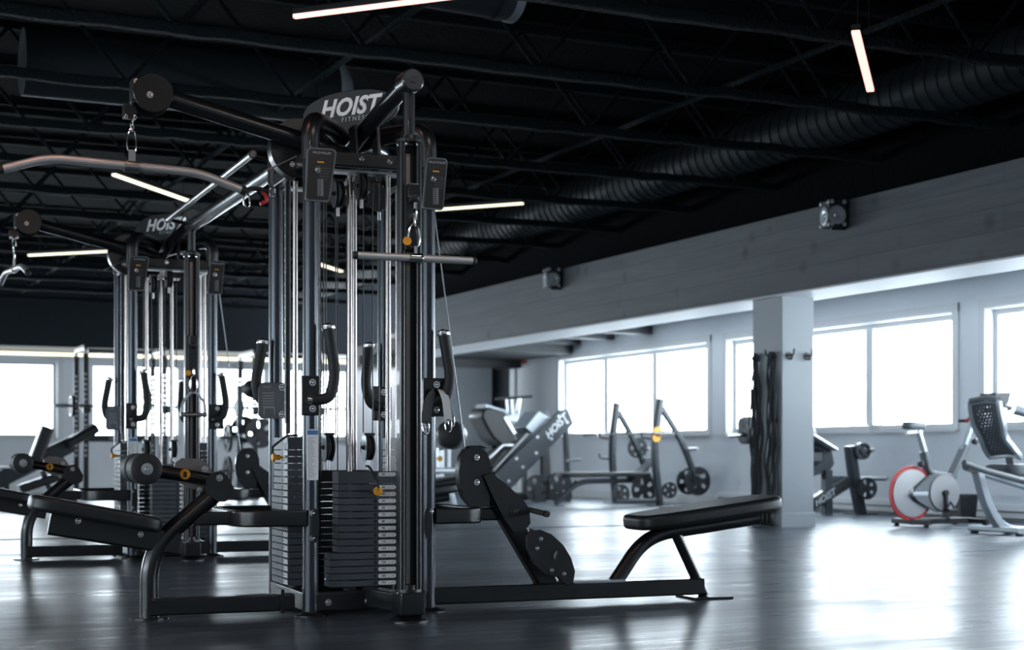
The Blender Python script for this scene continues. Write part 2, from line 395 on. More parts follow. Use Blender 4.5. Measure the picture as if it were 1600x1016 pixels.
# ------------------------------------------------------------------ ceiling: trusses, ducts, lights
ordn = ['nearest', 'second', 'third', 'fourth', 'fifth', 'sixth', 'seventh', 'eighth', 'ninth', 'tenth', 'eleventh', 'twelfth', 'thirteenth', 'fourteenth', 'fifteenth']
ty = [6.33, 7.93, 9.5, 11.08, 12.67, 14.25, 15.83, 17.4, 19, 20.6, 22.2, 23.8, 25.4, 27.0]
for i, y in enumerate(ty):
    t = empty('roof_truss', (0, y, 3.3), 0, 'black sprayed steel roof truss, %s from the viewer, crossing the dark ceiling' % ordn[i], 'roof truss', 'black roof trusses')
    hi = 8.75
    n_ = 90; path = [(XL+(hi-XL)*j/n_, random.uniform(-.006, .006), .045+random.uniform(-.008, .008)) for j in range(n_+1)]
    MB().sweep(path, rect(.10, .07, .02), COAT).build('bottom_chord', t)
    MB().sweep([(XL, 0, .80), (hi, 0, .80)], rect(.10, .07, .02), COAT).build('top_chord', t)
    w = MB(); x = XL+.2; k = 0
    while x < hi-.6:
        w.tube([(x, 0, .06), (x+.62, 0, .78)], .016, COAT, 6); w.tube([(x+.62, 0, .78), (x+1.24, 0, .06)], .016, COAT, 6); x += 1.24
    w.build('web', t)
# bridging rods running the other way
for i, (x0, y0, y1) in enumerate([(.6, 4, 27), (3.4, 4, 27), (6.2, 4, 27)]):
    tag(MB().tube([(x0, y0, 3.42), (x0, y1, 3.42)], .022, COAT, 8).build('bridging_pipe'),
        ['thin black pipe along the ceiling, above the cable machines', 'thin black pipe along the ceiling over the middle of the room', 'thin black pipe along the ceiling beside the spiral duct'][i], 'pipe')
def spiral_duct(p0, p1, r, m, step=.14):
    p0, p1 = V(p0), V(p1); L_ = (p1-p0).length; prof = []; dd = 0
    while dd < L_: prof += [(dd, r), (dd+step-.02, r), (dd+step-.015, r+.010), (dd+step-.004, r+.010)]; dd += step
    mb = MB(); mb.lathe(prof+[(dd, r)], p0, p1-p0, m, 28); return mb
tag(spiral_duct((8.15, 5, 3.62), (8.15, 26.5, 3.62), .23, GALV).build('spiral_duct'), 'long ribbed spiral air duct along the plank clad beam', 'duct')
o = tag(MB().lathe([(0, .25), (2.2, .25), (2.2, .262), (2.24, .262), (2.24, .25), (2.42, .25)], (1.5, 11.85, 3.62), (1, 0, 0), DUCT).build('air_duct'),
    'wide grey round duct above the nearer machine at upper left', 'duct')
MB().lathe([(0, .252), (.02, .262), (.05, .262), (.12, .18), (.125, .02)], (3.9, 11.85, 3.62), (1, 0, 0), DUCTL).build('duct_end', o)
o = tag(MB().box((-.9, 11.2, 3.40), (1.2, 11.75, 3.85), DUCT).build('duct_box', bevel=.02), 'boxy grey duct section at the top left corner', 'duct')
o = tag(MB().lathe([(0, .17), (1.1, .17), (1.1, .18), (1.13, .18), (1.2, .17)], (3.0, 9.0, 3.72), (1, .1, 0), DUCT).build('air_duct'),
    'short grey duct behind the pink tube light at the top', 'duct')
MB().lathe([(0, .17), (.03, .18), (.06, .18), (.10, .1)], (4.19, 9.12, 3.72), (1, .1, 0), DUCTL).build('duct_end', o)

def tube_light(a, b, m, w, label):
    a, b = V(a), V(b); mid = (a+b)/2
    root = empty('linear_light', mid, 0, label, 'ceiling light', None)
    h = MB(); h.sweep([a-mid+V((0, 0, .028)), b-mid+V((0, 0, .028))], rect(w*1.05, .035, .004), BLACK)
    for q in (.12, .88): p = (a-mid)*(1-q)+(b-mid)*q; h.tube([p+V((0, 0, .04)), p+V((0, 0, ZD-mid.z-.012))], .003, BLACK, 5)
    h.build('housing', root)
    MB().sweep([a-mid, b-mid], rect(w, .022, .004), m).build('diffuser', root)
ZL = 3.22
tube_light(wz(460, 26, ZL), wz(780, -14, ZL), LEDV, .035, 'pinkish tube light cut by the top edge, left of centre')
tube_light(wz(1337, 50, ZL), wz(1360, 141, ZL), LEDV, .05, 'steep pinkish tube light at upper right')
tube_light(wz(178, 273, ZL), wz(300, 316, ZL), LEDY, .045, 'cream tube light below the left half of the nearer lat bar')
tube_light(wz(45, 399, ZL), wz(185, 392, ZL), LEDY, .045, 'cream tube light left of the farther machine')
tube_light(wz(650, 330, ZL), wz(817, 318, ZL), LEDY, .045, 'cream tube light right of the nearer machine')
tube_light(wz(490, 410, ZL), wz(533, 424, ZL), LEDY, .06, 'short cream tube light seen between the guide rods of the nearer machine')
tube_light(cam2w(-2.4, 5.2, ZL), cam2w(-1.2, 5.9, ZL), FILLW, .05, 'added unseen fill tube over the left seat of the foreground machine, above the frame')  # added out of view for warm highlights on the near machine
tube_light(cam2w(.3, 4.6, ZL), cam2w(1.3, 5.4, ZL), FILLN, .05, 'added unseen fill tube right of the foreground machine, above the frame')  # added out of view to brighten bars and labels from the right
tube_light(cam2w(-1.3, 1.6, ZL), cam2w(-.2, 1.2, ZL), FILLN, .05, 'added unseen fill tube over the middle of the room, above the frame')  # added behind the view to light the machine's front faces
r_ = empty('cove_light', (3.5, YB-.17, 2.485), 0, 'cream light strip running over the windows of the back wall', 'light strip')
MB().box((-7.2, -.02, -.025), (7.2, .02, .025), LEDS).build('diffuser', r_)
MB().box((-7.25, .02, -.03), (7.25, .16, .03), FRAME).build('housing', r_)
o = tag(MB().cyl((11.3, 25.3, 2.40), (11.3, 25.3, 2.36), .1, SPOT).build('downlight'), 'small warm downlight over the far passage door', 'ceiling light')
MB().lathe([(0, .13), (.02, .13), (.02, .11)], (11.3, 25.3, 2.385), (0, 0, 1), BLACK).build('trim_ring', o)

# speakers clamped above the beam
def speaker(px, py, label):
    p = wx(px, py, 8.45); root = empty('wall_speaker', (p.x, p.y, p.z), math.radians(-12), label, 'speaker', 'speakers on the plank beam')
    MB().rbox((-.07, -.10, -.12), (.10, .10, .12), .012, IRON).build('cabinet', root)
    g = MB(); g.lathe([(0, .075), (.008, .085), (.012, .06), (.004, .03), (.014, .02)], (-.072, -.0, -.02), (-1, 0, 0), SILVERL, 20)
    for a in (-.085, .085):
        for b in (-.1, .1): bolt(g, (-.07, a, b), (-1, 0, 0), .014, SILVERL)
    g.lathe([(0, .075), (.008, .085), (.012, .06), (.004, .03), (.014, .02)], (0, -.102, -.02), (0, -1, 0), SILVERL, 20)
    for a in (-.045, .075):
        for b in (-.1, .1): bolt(g, (a, -.1, b), (0, -1, 0), .016, SILVERL)
    g.build('speaker_driver', root)
    MB().box((-.01, -.02, -.14), (.25, .02, -.11), IRON).build('bracket', root)
speaker(1300, 335, 'square speaker with pale studs on top of the plank beam, the nearer one')
speaker(861, 435, 'square speaker on top of the plank beam, the farther one')
ex = empty('exit_sign', wy(829, 560, 24.4), 0, 'red and white exit sign under the soffit by the far passage', 'sign')
MB().box((-.17, -.03, -.09), (.17, .03, .09), RED).build('sign_box', ex, bevel=.005)
MB().text('EXIT', .13, WHITE, frame_from((0, -.032, 0), (1, 0, 0), (0, -1, 0)), bold=.02).build('lettering', ex)

# ------------------------------------------------------------------ the multi-station cable machine
POST = {'A': (-.273, -.3425), 'B': (-.273, .3425), 'C': (.273, -.3425), 'D': (.273, .3425)}
def machine(loc, rz, label):
    R = empty('cable_machine', loc, rz, label, 'gym machine', 'four station cable machines')
    # uprights with floor plates
    for k, (u, v) in POST.items():
        p = MB().sweep([(u, v, .012), (u, v, 2.08)], circ(.034, 24, .040), GRAPH, up=(0, 1, 0)).build('upright', R)
        MB().lathe([(0, .075), (.006, .075), (.012, .05), (.02, .04)], (u, v-.02, 0), (0, 0, 1), BLACK, 28).build('foot_plate', p)
    # crossing arches at the top
    for (a, b, dz) in (('A', 'D', 0), ('C', 'B', .0)):
        ua, va = POST[a]; ub, vb = POST[b]; zt = 2.205 if a == 'A' else 2.19
        path = fil([(ua, va, 2.02), (ua, va, zt), (ua*.40, va*.40, zt), (0, 0, 2.15), (ub*.40, vb*.40, zt), (ub, vb, zt), (ub, vb, 2.02)], .15, 9)
        MB().tube(path, .040, BLACK, 20).build('top_arch', R)
    # base ring and beams
    for p0, p1 in (((-.273, -.34), (.273, -.34)), ((-.273, .34), (.273, .34)), ((-.273, -.34), (-.273, .34)), ((.273, -.34), (.273, .34))):
        MB().sweep([(*p0, .06), (*p1, .06)], rect(.06, .085), BLACK).build('base_beam', R)
    MB().sweep([(-.33, -.25, .055), (-.96, -.25, .055)], rect(.075, .075), BLACK).build('base_beam', R)
    MB().box((-.395, -.30, .01), (-.38, -.20, .115), BLACK).build('beam_bracket', R)
    MB().sweep([(.30, -.25, .06), (1.73, -.25, .06)], rect(.075, .08), BLACK).build('base_beam', R)
    MB().rbox((1.03, -.289, .095), (1.30, -.21, .108), .004, SILVER).build('rail_plate', R)
    MB().sweep([(.0, -.33, .075), (.058, -.70, .075)], rect(.07, .085), BLACK).build('base_beam', R)
    # header beams
    for p0, p1 in (((-.25, -.34), (.25, -.34)), ((-.25, .34), (.25, .34)), ((-.273, -.32), (-.273, .32)), ((.273, -.32), (.273, .32)), ((0, -.34), (0, .34))):
        MB().sweep([(*p0, 2.03), (*p1, 2.03)], rect(.045, .065), BLACK).build('header_beam', R)
    MB().box((-.25, -.30, 1.985), (.25, -.22, 1.995), SATIN).build('rod_plate', R)
    MB().box((-.25, .22, 1.985), (.25, .30, 1.995), SATIN).build('rod_plate', R)
    # adjustable pulley mast
    m_ = MB()
    for u in (.0225, .0955):
        m_.sweep([(u, -.735, .14), (u, -.735, 2.045)], rect(.024, .062, .009), BLACK, up=(0, 1, 0))
    m_.box((.032, -.72, .14), (.086, -.705, 2.04), IRON)
    mast = m_.build('pulley_mast', R)
    h = MB()
    for i in range(42): h.lathe([(0, .0045), (.0015, .0045)], (.034, -.7055+.0-.016, .30+i*.04), (1, 0, 0), SATIN, 8)
    h.box((.050, -.7215, .16), (.068, -.7200, 2.0), BRONZE); h.build('hole_strip', mast)
    c = MB(); c.lathe([(0, .058), (.012, .058), (.012, .04), (.03, .038)], (.058, -.735, 2.042), (0, 0, 1), BLACK)
    c.cyl((.058, -.735, 2.06), (.058, -.735, 2.27), .026, BLACK)
    for a in range(6): bolt(c, (.058+.048*math.cos(a*PI/3), -.735+.048*math.sin(a*PI/3), 2.035), (0, 0, -1), .007)
    c.build('mast_cap', R)
    c = MB(); c.rbox((.005, -.80, .03), (.112, -.66, .128), .012, BLACK); c.lathe([(0, .055), (.012, .055), (.012, .034), (.03, .034)], (.058, -.735, .128), (0, 0, 1), BLACK)
    for a in range(5): bolt(c, (.058+.045*math.cos(PI+a*PI/4), -.735+.045*math.sin(PI+a*PI/4), .125), (0, 0, -1), .008)
    c.lathe([(0, .085), (.008, .085), (.03, .05)], (.058, -.735, 0), (0, 0, 1), BLACK); c.build('mast_base', R)
    # front arm, curving up out of the centre to the mast top
    arm = MB().tube(fil([(-.035, .10, 2.03), (-.03, .02, 2.10), (.0, -.18, 2.18), (.058, -.735, 2.305)], .12), .038, BLACK, 20).build('front_arm', R)
    c = MB(); c.lathe([(0, .05), (.10, .05), (.105, .046)], (.058, -.69, 2.300), (0, -1, 0), BLACK, 28); c.build('arm_end', arm)
    c = MB(); c.lathe([(0, .044), (.003, .042), (.003, .014), (.006, .012)], (.058, -.796, 2.300), (0, -1, 0), GRAPH, 28); c.build('end_cap', arm)
    # two brackets carrying the arm over the header
    for u in (-.06, .045):
        MB().prism([(u, -.20, 2.20), (u, -.30, 2.20), (u, -.34, 2.0), (u, -.26, 2.0)], (.012, 0, 0), BLACK).build('arm_bracket', R)
    # carriage on the mast
    c = MB(); c.rbox((.026, -.785, 1.58), (.092, -.722, 1.86), .008, BLACK); c.rbox((.034, -.81, 1.80), (.088, -.74, 1.86), .008, BLACK)
    car = c.build('pulley_carriage', R)
    c = MB(); c.lathe([(0, .020), (.01, .026), (.03, .026), (.04, .020)], (.041, -.790, 1.80), (1, 0, 0), IRON); c.build('pulley', car)
    c = MB(); c.lathe([(0, .007), (.03, .007), (.03, .018), (.045, .018)], (.03, -.80, 1.61), (-.3, -1, 0), ORANGE, 16); c.build('adjust_knob', car)
    # header bolts
    bb = []
    for (u, z) in ((-.045, 2.035), (.085, 2.03)): bb.append(((u, -.365, z), (0, -1, 0), .012))
    for (u, z) in ((-.20, .058), (-.02, .058)): bb.append(((u, -.371, z), (0, -1, 0), .012))
    for (u, v, z) in ((-.275, -.384, .345), (-.275, -.384, .455), (.275, -.384, .455)): bb.append(((u, v, z), (0, -1, 0), .010))
    bolts(R, bb)
    # weight stacks
    def stack(name_u, ax, c0, n, wtop, wlow, nlow, start, lab, rods):
        """ax: outward face direction; c0: centre of outward face; w: widths"""
        ax = V(ax); side = V((-ax.y, ax.x, 0)); c0 = V(c0); D = .105
        def plate(w, z0, z1, body, first=False):
            mb = MB(); o = c0
            M = frame_from((o.x, o.y, 0), side, (0, 0, 1)) if False else Matrix(((side.x, -ax.x, 0, o.x), (side.y, -ax.y, 0, o.y), (0, 0, 1, 0), (0, 0, 0, 1)))
            x0, x1 = w
            mb.box((x0, 0, z0), (x1, D, z1), PLATE, M)
            zc = (z0+z1)/2 if not first else z1-.014
            lx = x1-.052
            Lm = M @ Matrix(((1, 0, 0, lx), (0, 0, -1, -.0008), (0, 1, 0, zc), (0, 0, 0, 1)))
            mb.prism([Lm @ V((x, y, 0)) for x, y in rrect(.084, .0185, .009)], M.to_3x3() @ V((0, -.0008, 0)), WHITE)
            mb.text(body, .0155, IRON, Lm @ Matrix.Translation((-.018, 0, .0011)), depth=.0004, bold=.012)
            mb.text(lab, .0075, DIMP, Lm @ Matrix.Translation((.010, -.003, .0011)), depth=.0004)
            mb.text(str(round(float(body)/2.2)), .0115, PALEG, Lm @ Matrix.Translation((.026, 0, .0011)), depth=.0004)
            hm = M @ V((x1-.108, -.0006, zc))
            mb.lathe([(0, .0085), (.0008, .0085)], hm, ax, RUB, 12)
            # grooves in the middle of the plate
            mb.box((x0+(x1-x0)*.30, -.0006, z1-.0025), (x0+(x1-x0)*.44, .0, z1), RUB, M)
            return mb
        z = .117; lo = []
        for i in range(n-1):
            w = wlow if i < nlow else wtop
            val = start+10*(n-1-i) if i >= nlow else start+10*(n-1-nlow)+15*(nlow-i)
            lo.append((w, z, z+.0265, str(val))); z += .031
        top = plate(wtop, z, z+.055, str(start), True)
        s0 = top.build('weight_stack', R)
        for w, a, b_, t in lo: plate(w, a, b_, t).build('weight_plate', s0)
        for q in rods:
            p = c0-ax*(D/2)+side*q
            MB().cyl((p.x, p.y, .09), (p.x, p.y, 1.99), .0115, ROD, n=16).build('guide_rod', R)
            MB().lathe([(0, .03), (.025, .03), (.028, .025)], (p.x, p.y, .09), (0, 0, 1), RUB, 16).build('rubber_bumper', R)
        return z+.055
    def rrect(w, h, r, n=4): return rect(w, h, r, n)
    # front, left, right, back
    zt = stack('front', (0, -1, 0), (0, -.285, 0), 16, (-.130, .150), (-.168, .150), 5, 20, 'lb', (-.063, .118))
    stack('left', (-1, 0, 0), (-.325, .03, 0), 21, (-.125, .165), (-.165, .165), 14, 10, 'lb', (-.085, .085))
    stack('right', (1, 0, 0), (.325, .03, 0), 21, (-.165, .165), (-.165, .165), 14, 10, 'lb', (-.085, .085))
    stack('back', (0, 1, 0), (0, .285, 0), 16, (-.150, .150), (-.168, .150), 5, 20, 'lb', (-.09, .09))
    # selector pins with coiled cords
    def pin(p, ax, anchor):
        p = V(p); mb = MB(); mb.lathe([(0, .006), (.012, .006), (.012, .013), (.020, .012), (.034, .012), (.036, .021), (.046, .021), (.050, .012)], p, ax, ORANGE, 18)
        k = mb.build('selector_pin', R)
        e = p+V(ax)*.045; a = V(anchor); path = fil([a, a+(V(ax)*.05), (a+e)/2+V(ax)*.055, e+V((0, 0, .05)), e], .05, 8); out = []
        for i, q in enumerate(path): out.append(q)
        MB().tube(out, .0055, RUB, 10).build('cord', k)
    pin((.042, -.286, .548), (0, -1, 0), (.01, -.25, .66))
    pin((-.326, .03-.055, .70), (-1, 0, 0), (-.27, -.09, .80))
    # floating pulleys above the stacks
    def fpulley(u, v, z, ang=0, name='floating_pulley', r=.036, side=SILVERL):
        M = Matrix.Translation((u, v, z)) @ Matrix.Rotation(ang, 4, 'Z')
        d = V((math.cos(ang), math.sin(ang), 0)); c0 = V((u, v, z))
        mb = MB()
        for q in (-.020, .016):
            n = 20; ol = [M @ V((q, .030*math.cos(2*PI*i/n), .064*math.copysign(abs(math.sin(2*PI*i/n))**.75, math.sin(2*PI*i/n)))) for i in range(n)]
            mb.prism(ol, d*.004, side)
        mb.cyl(c0-V((0, 0, .062)), c0-V((0, 0, .10)), .008, SATIN); mb.box((-.026, -.02, .055), (.026, .02, .066), BLACK, M)
        k = mb.build(name, R)
        w = MB(); w.lathe([(0, r+.022), (.006, r+.022), (.012, r+.012), (.018, r+.022), (.024, r+.022)], c0-d*.012, d, RUB, 28); w.build('wheel', k)
        w = MB(); bolt(w, c0-d*.021, -d, .009, IRON); w.build('axle_bolt', k)
    fpulley(-.165, -.235, .745, math.radians(8))
    fpulley(.022, -.235, .745, math.radians(8))
    for (u, v, z, a) in ((-.115, -.22, 1.895, .2), (-.01, -.24, 1.935, .2), (.16, .05, 1.93, 1.2)):
        fpulley(u, v, z, a, 'top_pulley', .034, IRON)
    # cables
    for (u, v, z0, z1) in ((-.125, -.22, .80, 1.93), (-.185, -.235, .80, 1.9), (.0, -.235, .80, 1.93), (.044, -.235, .80, 1.96),
                           (-.06, .2, .62, 1.99), (-.03, .1, .2, 1.99), (.02, .12, .2, 1.99), (.07, .2, .62, 1.99), (.13, -.05, .8, 1.99), (-.14, .0, .3, 1.99)):
        MB().tube([(u, v, z0), (u, v, z1)], .0028, CABLE, 6).build('cable', R)
    MB().tube([(-.285, .03, .81), (-.285, .03, 2.0)], .011, IRON, 8).build('selector_rod', R)
    h = MB().box((-.300, .012, .86), (-.288, .048, 1.98), IRON)
    for i in range(20): h.lathe([(0, .007), (.001, .007)], (-.3005, .03, .90+i*.055), (-1, 0, 0), PALEG, 8)
    h.build('range_strip', R)
    for u, v in ((.0, -.235), (-.165, -.235), (.24, .0)):
        pass
    # grip handles on brackets
    def grip(br, path, top_r=.0255, out=(0, -1, 0)):
        k = MB(); k.rbox(br[0], br[1], .008, BLACK)
        y = br[0][1]
        for z in (br[0][2]+.03, br[1][2]-.03): bolt(k, ((br[0][0]+br[1][0])/2+.008, y, z), (0, -1, 0), .012)
        k = k.build('grip_bracket', R)
        P = fil(path, .05, 8); MB().tube(P, .0245, RUB, 18).build('hand_grip', R)
        e = P[-1]; d = (P[-1]-P[-2]).normalized(); c = MB(); c.lathe([(0, .0275), (.006, .0305), (.020, .0305), (.024, .026), (.026, .016), (.030, .010)], e, d, CHROME, 20); c.build('end_cap', R)
        s = P[0]; d = (P[1]-P[0]).normalized(); c = MB(); c.lathe([(0, .02), (.02, .02)], s-d*.02, d, CHROME, 16); c.build('collar', R)
    grip(((-.325, -.395, .885), (-.245, -.37, 1.06)), [(-.285, -.415, .953), (-.205, -.42, .957), (-.180, -.42, 1.06), (-.207, -.41, 1.262)])
    grip(((.235, -.395, .885), (.345, -.37, 1.06)), [(.27, -.415, .955), (.335, -.42, .967), (.357, -.42, 1.06), (.327, -.41, 1.25)])
    grip(((-.34, .30, .89), (-.24, .32, 1.06)), [(-.27, .30, .96), (-.355, .30, .962), (-.383, .30, 1.05), (-.348, .30, 1.24)])
    grip(((.20, .30, .88), (.30, .32, 1.05)), [(.25, .28, .95), (.19, .29, .955), (.163, .30, 1.05), (.182, .30, 1.235)])
    # instruction placards
    def placard(c, w0, w1, h, title):
        c = V(c); n = 6; mb = MB()
        ol = []
        for cx, cz, a0, r in ((w0/2-.018, h/2-.018, 0, .018), (-w0/2+.018, h/2-.018, PI/2, .018), (-w1/2-.02, -h/2+.012, PI, .012), (w1/2-.02, -h/2+.012, 3*PI/2, .012)):
            for i in range(n+1): a = a0+PI/2*i/n; ol.append((cx+r*math.cos(a), cz+r*math.sin(a)))
        mb.prism([(c.x+x, c.y, c.z+z) for x, z in ol], (0, -.014, 0), GREYPL)
        mb.prism([(c.x+x*.90-.001, c.y-.014, c.z+z*.95) for x, z in ol], (0, -.002, 0), SIGNM)
        q = c.y-.0172
        def F(x, z): return frame_from((c.x+x, q, c.z+z), (1, 0, 0), (0, -1, 0))
        mb.text(title, .0135, PALEG, F(0, h/2-.022), depth=.0006, bold=.01)
        for i in range(5): mb.box((c.x-.025+.004*i, q, c.z+.028-.012*i), (c.x+.040-.004*i, q+.0005, c.z+.030-.012*i), DIMP)
        mb.box((c.x-.022, q, c.z-.095), (c.x+.006, q+.0005, c.z-.02), DIMP)
        for i in range(8): mb.box((c.x-.004, q-.0004, c.z-.09+i*.009), (c.x+.004, q, c.z-.088+i*.009), PALEG)
        pl = mb.build('instruction_placard', R)
        k = MB(); k.box((c.x-.022, q-.0006, c.z+.052), (c.x+.008, q, c.z+.058), ORANGE); k.build('colour_bar', pl)
        k = MB(); bolt(k, (c.x-.02, q, c.z+.02), (0, -1, 0), .012); k.build('bolt', pl)
    placard((-.235, -.385, 1.945), .132, .085, .235, 'HI-LO PULLEY')
    placard((.300, -.385, 1.94), .100, .075, .235, 'HI-LO PULLEY')
    # side placard by post B and strip label on post A
    mb = MB(); mb.prism([(-.375, .27, .90), (-.375, .27, 1.03), (-.36, .27, 1.055), (-.245, .27, 1.055), (-.245, .27, .885), (-.36, .27, .885)], (0, -.010, 0), GREYPL)
    for i in range(6): mb.box((-.355, .2590, 1.005-.013*i), (-.30, .2600, 1.008-.013*i), PALEG)
    mb.text('HOIST', .014, PALEG, frame_from((-.335, .2595, 1.035), (1, 0, 0), (0, -1, 0)), depth=.0006, shear=.3)
    for s0, s1 in (((-.35, .90), (-.347, .935)), ((-.30, .90), (-.297, .935)), ((-.35, .935), (-.297, .938))): mb.box((s0[0], .2590, s0[1]), (s1[0], .2600, s1[1]), PALEG)
    k = mb.build('range_placard', R)
    bolts(k, [((-.262, .259, z), (0, -1, 0), .013) for z in (.905, 1.035)])
    mb = MB(); mb.rbox((-.300, -.3865, .600), (-.248, -.3830, .824), .0012, WHITE)
    mb.box((-.298, -.3872, .800), (-.250, -.3865, .820), BLUEL)
    for i in range(26): mb.box((-.294, -.3870, .612+i*.007), (-.294+.018+random.random()*.02, -.3866, .6145+i*.007), PALEG)
    mb.build('warning_label', R)
    # U-shaped guard bars around both sides
    for s in (-1, 1):
        x1 = -.60 if s < 0 else .545
        path = fil([(s*.30, -.375, .432), (x1, -.36, .432), (x1, .30, .432), (s*.30, .34, .432)], .14 if s < 0 else .10, 12)
        MB().sweep(path, rect(.022, .072, .009), BLACK).build('guard_bar', R)
        n = 16; ol = [(s*.262+ .018*math.cos(2*PI*i/n), -.378, .40+.075*math.sin(2*PI*i/n)) for i in range(n)]
        MB().prism(ol, (0, -.012, 0), BLACK).build('clamp_plate', R)
    # ---- left (lat pulldown) station
    v0 = -.22
    k = MB().tube(fil([(-.957, v0, .01), (-.957, v0, .30), (-.62, v0, .585)], .14, 12), .040, BLACK, 20).build('seat_column', R)
    MB().lathe([(0, .085), (.008, .085), (.010, .05)], (-.957, v0, 0), (0, 0, 1), BLACK, 28).build('foot_plate', k)
    MB().sweep([(-.77, v0, .432), (-.58, v0, .432)], rect(.05, .06), BLACK).build('column_link', R)
    MB().sweep([(-1.375, v0, .424), (-.83, v0, .322)], rect(.066, .10, .012), BLACK).build('seat_beam', R)
    ang = math.atan2(.103, .505)
    M = Matrix.Translation((-1.185, v0, .462)) @ Matrix.Rotation(ang, 4, 'Y')
    sp = MB(); sp.pad(oval_outline(.555, .30, 44, 5), .066, .02, UPH, M); sp = sp.build('seat_pad', R)
    bolts(sp, [((u, v0-.045, .432-(u+1.168)*.243-.022), (0, -1, 0), .010) for u in (-1.26, -1.0)])
    # thigh rollers on their arm
    ra = MB().tube([(-.992, v0+.05, .650), (-.80, v0, .622), (-.645, v0, .592)], .029, BLACK, 16).build('roller_arm', R)
    for a, b in ((-.40, -.225), (-.185, -.02)):
        mb = MB(); mb.lathe([(0, .035), (.004, .058), (.012, .066), (b-a-.012, .066), (b-a-.004, .058), (b-a, .035)], (-.992, a, .652), (0, 1, 0), RUB, 36)
        q = mb.build('thigh_roller', R)
        if a < -.3:
            h = MB(); h.lathe([(0, .026), (.004, .025), (.005, .010), (.008, .008)], (-.992, a-.001, .652), (0, -1, 0), SATIN, 28); h.build('hub_cap', q)
    MB().cyl((-.992, -.40, .652), (-.992, .0, .652), .012, CHROME).build('roller_shaft', R)
    d_ = MB().lathe([(0, .022), (.016, .024), (.022, .020)], (-.811, v0-.028, .627), (0, -1, 0), ORANGE, 24).build('adjust_dial', R)
    MB().box((-.818, v0-.0525, .615), (-.804, v0-.0500, .639), IRON).build('dial_mark', d_)
    def G(px, py, v):      # helper for outlines on the lengthwise plane of the stations (metres come from the plane)
        k_ = (px-800)/FPX; t = math.radians(21.5); c, s_ = math.cos(t), math.sin(t); cx = -.764-v*s_; cy2 = 7.219+v*c
        U = (k_*cy2-cx)/(c-k_*s_); yc = cy2+U*s_; return V((U, v, EYE-(py-708)/FPX*yc))
    v1 = v0+.035
    MB().prism([G(*p, v1) for p in ((270, 744), (273, 724), (284, 716), (305, 717), (322, 722), (333, 738), (315, 767), (296, 763), (283, 756))], (0, .008, 0), BRONZE).build('adjust_plate', R)
    for vv in (v0-.05, v0+.042):
        MB().prism([G(*p, vv) for p in ((322, 748), (334, 738), (346, 736), (356, 744), (365, 762), (363, 776), (352, 784), (340, 784), (322, 768))], (0, .008, 0), BLACK).build('knee_bracket', R)
    bolts(R, [(G(343, 747, v0-.051), (0, -1, 0), .012, SATIN), (G(320, 733, v0-.03), (0, -1, 0), .012, SATIN), (G(312, 765, v0-.02), (0, -1, 0), .009, SATIN)], 'pivot_bolt')
    # ---- left top arm with pulley housing
    tb = MB().tube([(-.05, -.15, 2.085), (-.35, -.19, 2.150), (-.90, -.21, 2.275)], .040, BLACK, 20).build('top_arm', R)
    for vv in (-.262, -.155):
        mb = MB(); mb.lathe([(0, .082), (.006, .086), (.010, .082)], (-.945, vv, 2.277), (0, 1, 0), BLACK, 36)
        mb.build('pulley_housing', tb)
    mb = MB(); mb.lathe([(0, .07), (.02, .055), (.04, .07)], (-.945, -.23, 2.277), (0, 1, 0), RUB, 32); mb.build('pulley', tb)
    bolts(tb, [((-.96, -.262, 2.265), (0, -1, 0), .012, SATIN), ((-1.015, -.25, 2.32), (0, -1, 0), .011, SATIN)])
    MB().rbox((-1.035, -.25, 2.24), (-1.0, -.16, 2.335), .008, BLACK).build('housing_bridge', tb)
    mb = MB(); mb.rbox((-1.068, -.225, 2.165), (-1.010, -.185, 2.225), .006, BLACK); bolt(mb, (-1.056, -.226, 2.172), (0, -1, 0), .008); bolt(mb, (-1.018, -.226, 2.172), (0, -1, 0), .008)
    mb.build('cable_stop', tb)
    MB().tube([(-1.03, -.205, 2.17), (-1.03, -.205, 2.30)], .003, CABLEC, 6).build('cable', R)
    MB().tube([(-.86, -.205, 2.235), (-.36, -.20, 2.12)], .0032, CABLEC, 6).build('cable', R)
    # big round guard at the upper left and its strut
    g = MB()
    for vv in (-.15, -.09):
        g.lathe([(0, .135), (.005, .138), (.010, .135)], (-.27, vv, 2.105), (0, 1, 0), BLACK, 40)
    g.sweep([(-.27+.137*math.cos(a), -.115, 2.105+.137*math.sin(a)) for a in [PI*.55+PI*.9*i/24 for i in range(25)]], rect(.006, .07, .002), BLACK, up=(0, 1, 0))
    g = g.build('pulley_guard', R)
    bolts(g, [((-.325, -.151, 2.145), (0, -1, 0), .011), ((-.31, -.151, 2.03), (0, -1, 0), .010)])
    MB().tube([(-.44, -.18, 1.985), (-.30, -.20, 2.058)], .0035, CABLEC, 6).build('cable', R)
    # sign
    sgn = MB(); t = math.radians(-50); xd = V((math.cos(t), math.sin(t), 0)); nd = V((math.sin(t), -math.cos(t), 0)); sc_ = V((.010, .0, 2.325))
    n = 40; ol = []
    for i in range(n):
        a = 2*PI*i/n; ol.append(sc_+xd*(.27*math.copysign(abs(math.cos(a))**.85, math.cos(a)))+V((0, 0, 1))*(.098*math.sin(a)))
    sgn.prism(ol, nd*.016, SIGNM); sg = sgn.build('sign_board', R, bevel=.003)
    lt = MB(); F = frame_from(sc_+nd*.0165+xd*(-.005)+V((0, 0, .018)), xd, nd)
    lt.text('HOIST', .112, WHITE, F, depth=.004, shear=.32, bold=.034, space=1.03)
    lt.text('FITNESS', .030, PALEG, F @ Matrix.Translation((.035, -.056, 0)), depth=.003, bold=.01, space=1.5)
    lt.build('lettering', sg)
    # ---- right (low row) station
    v0 = -.22
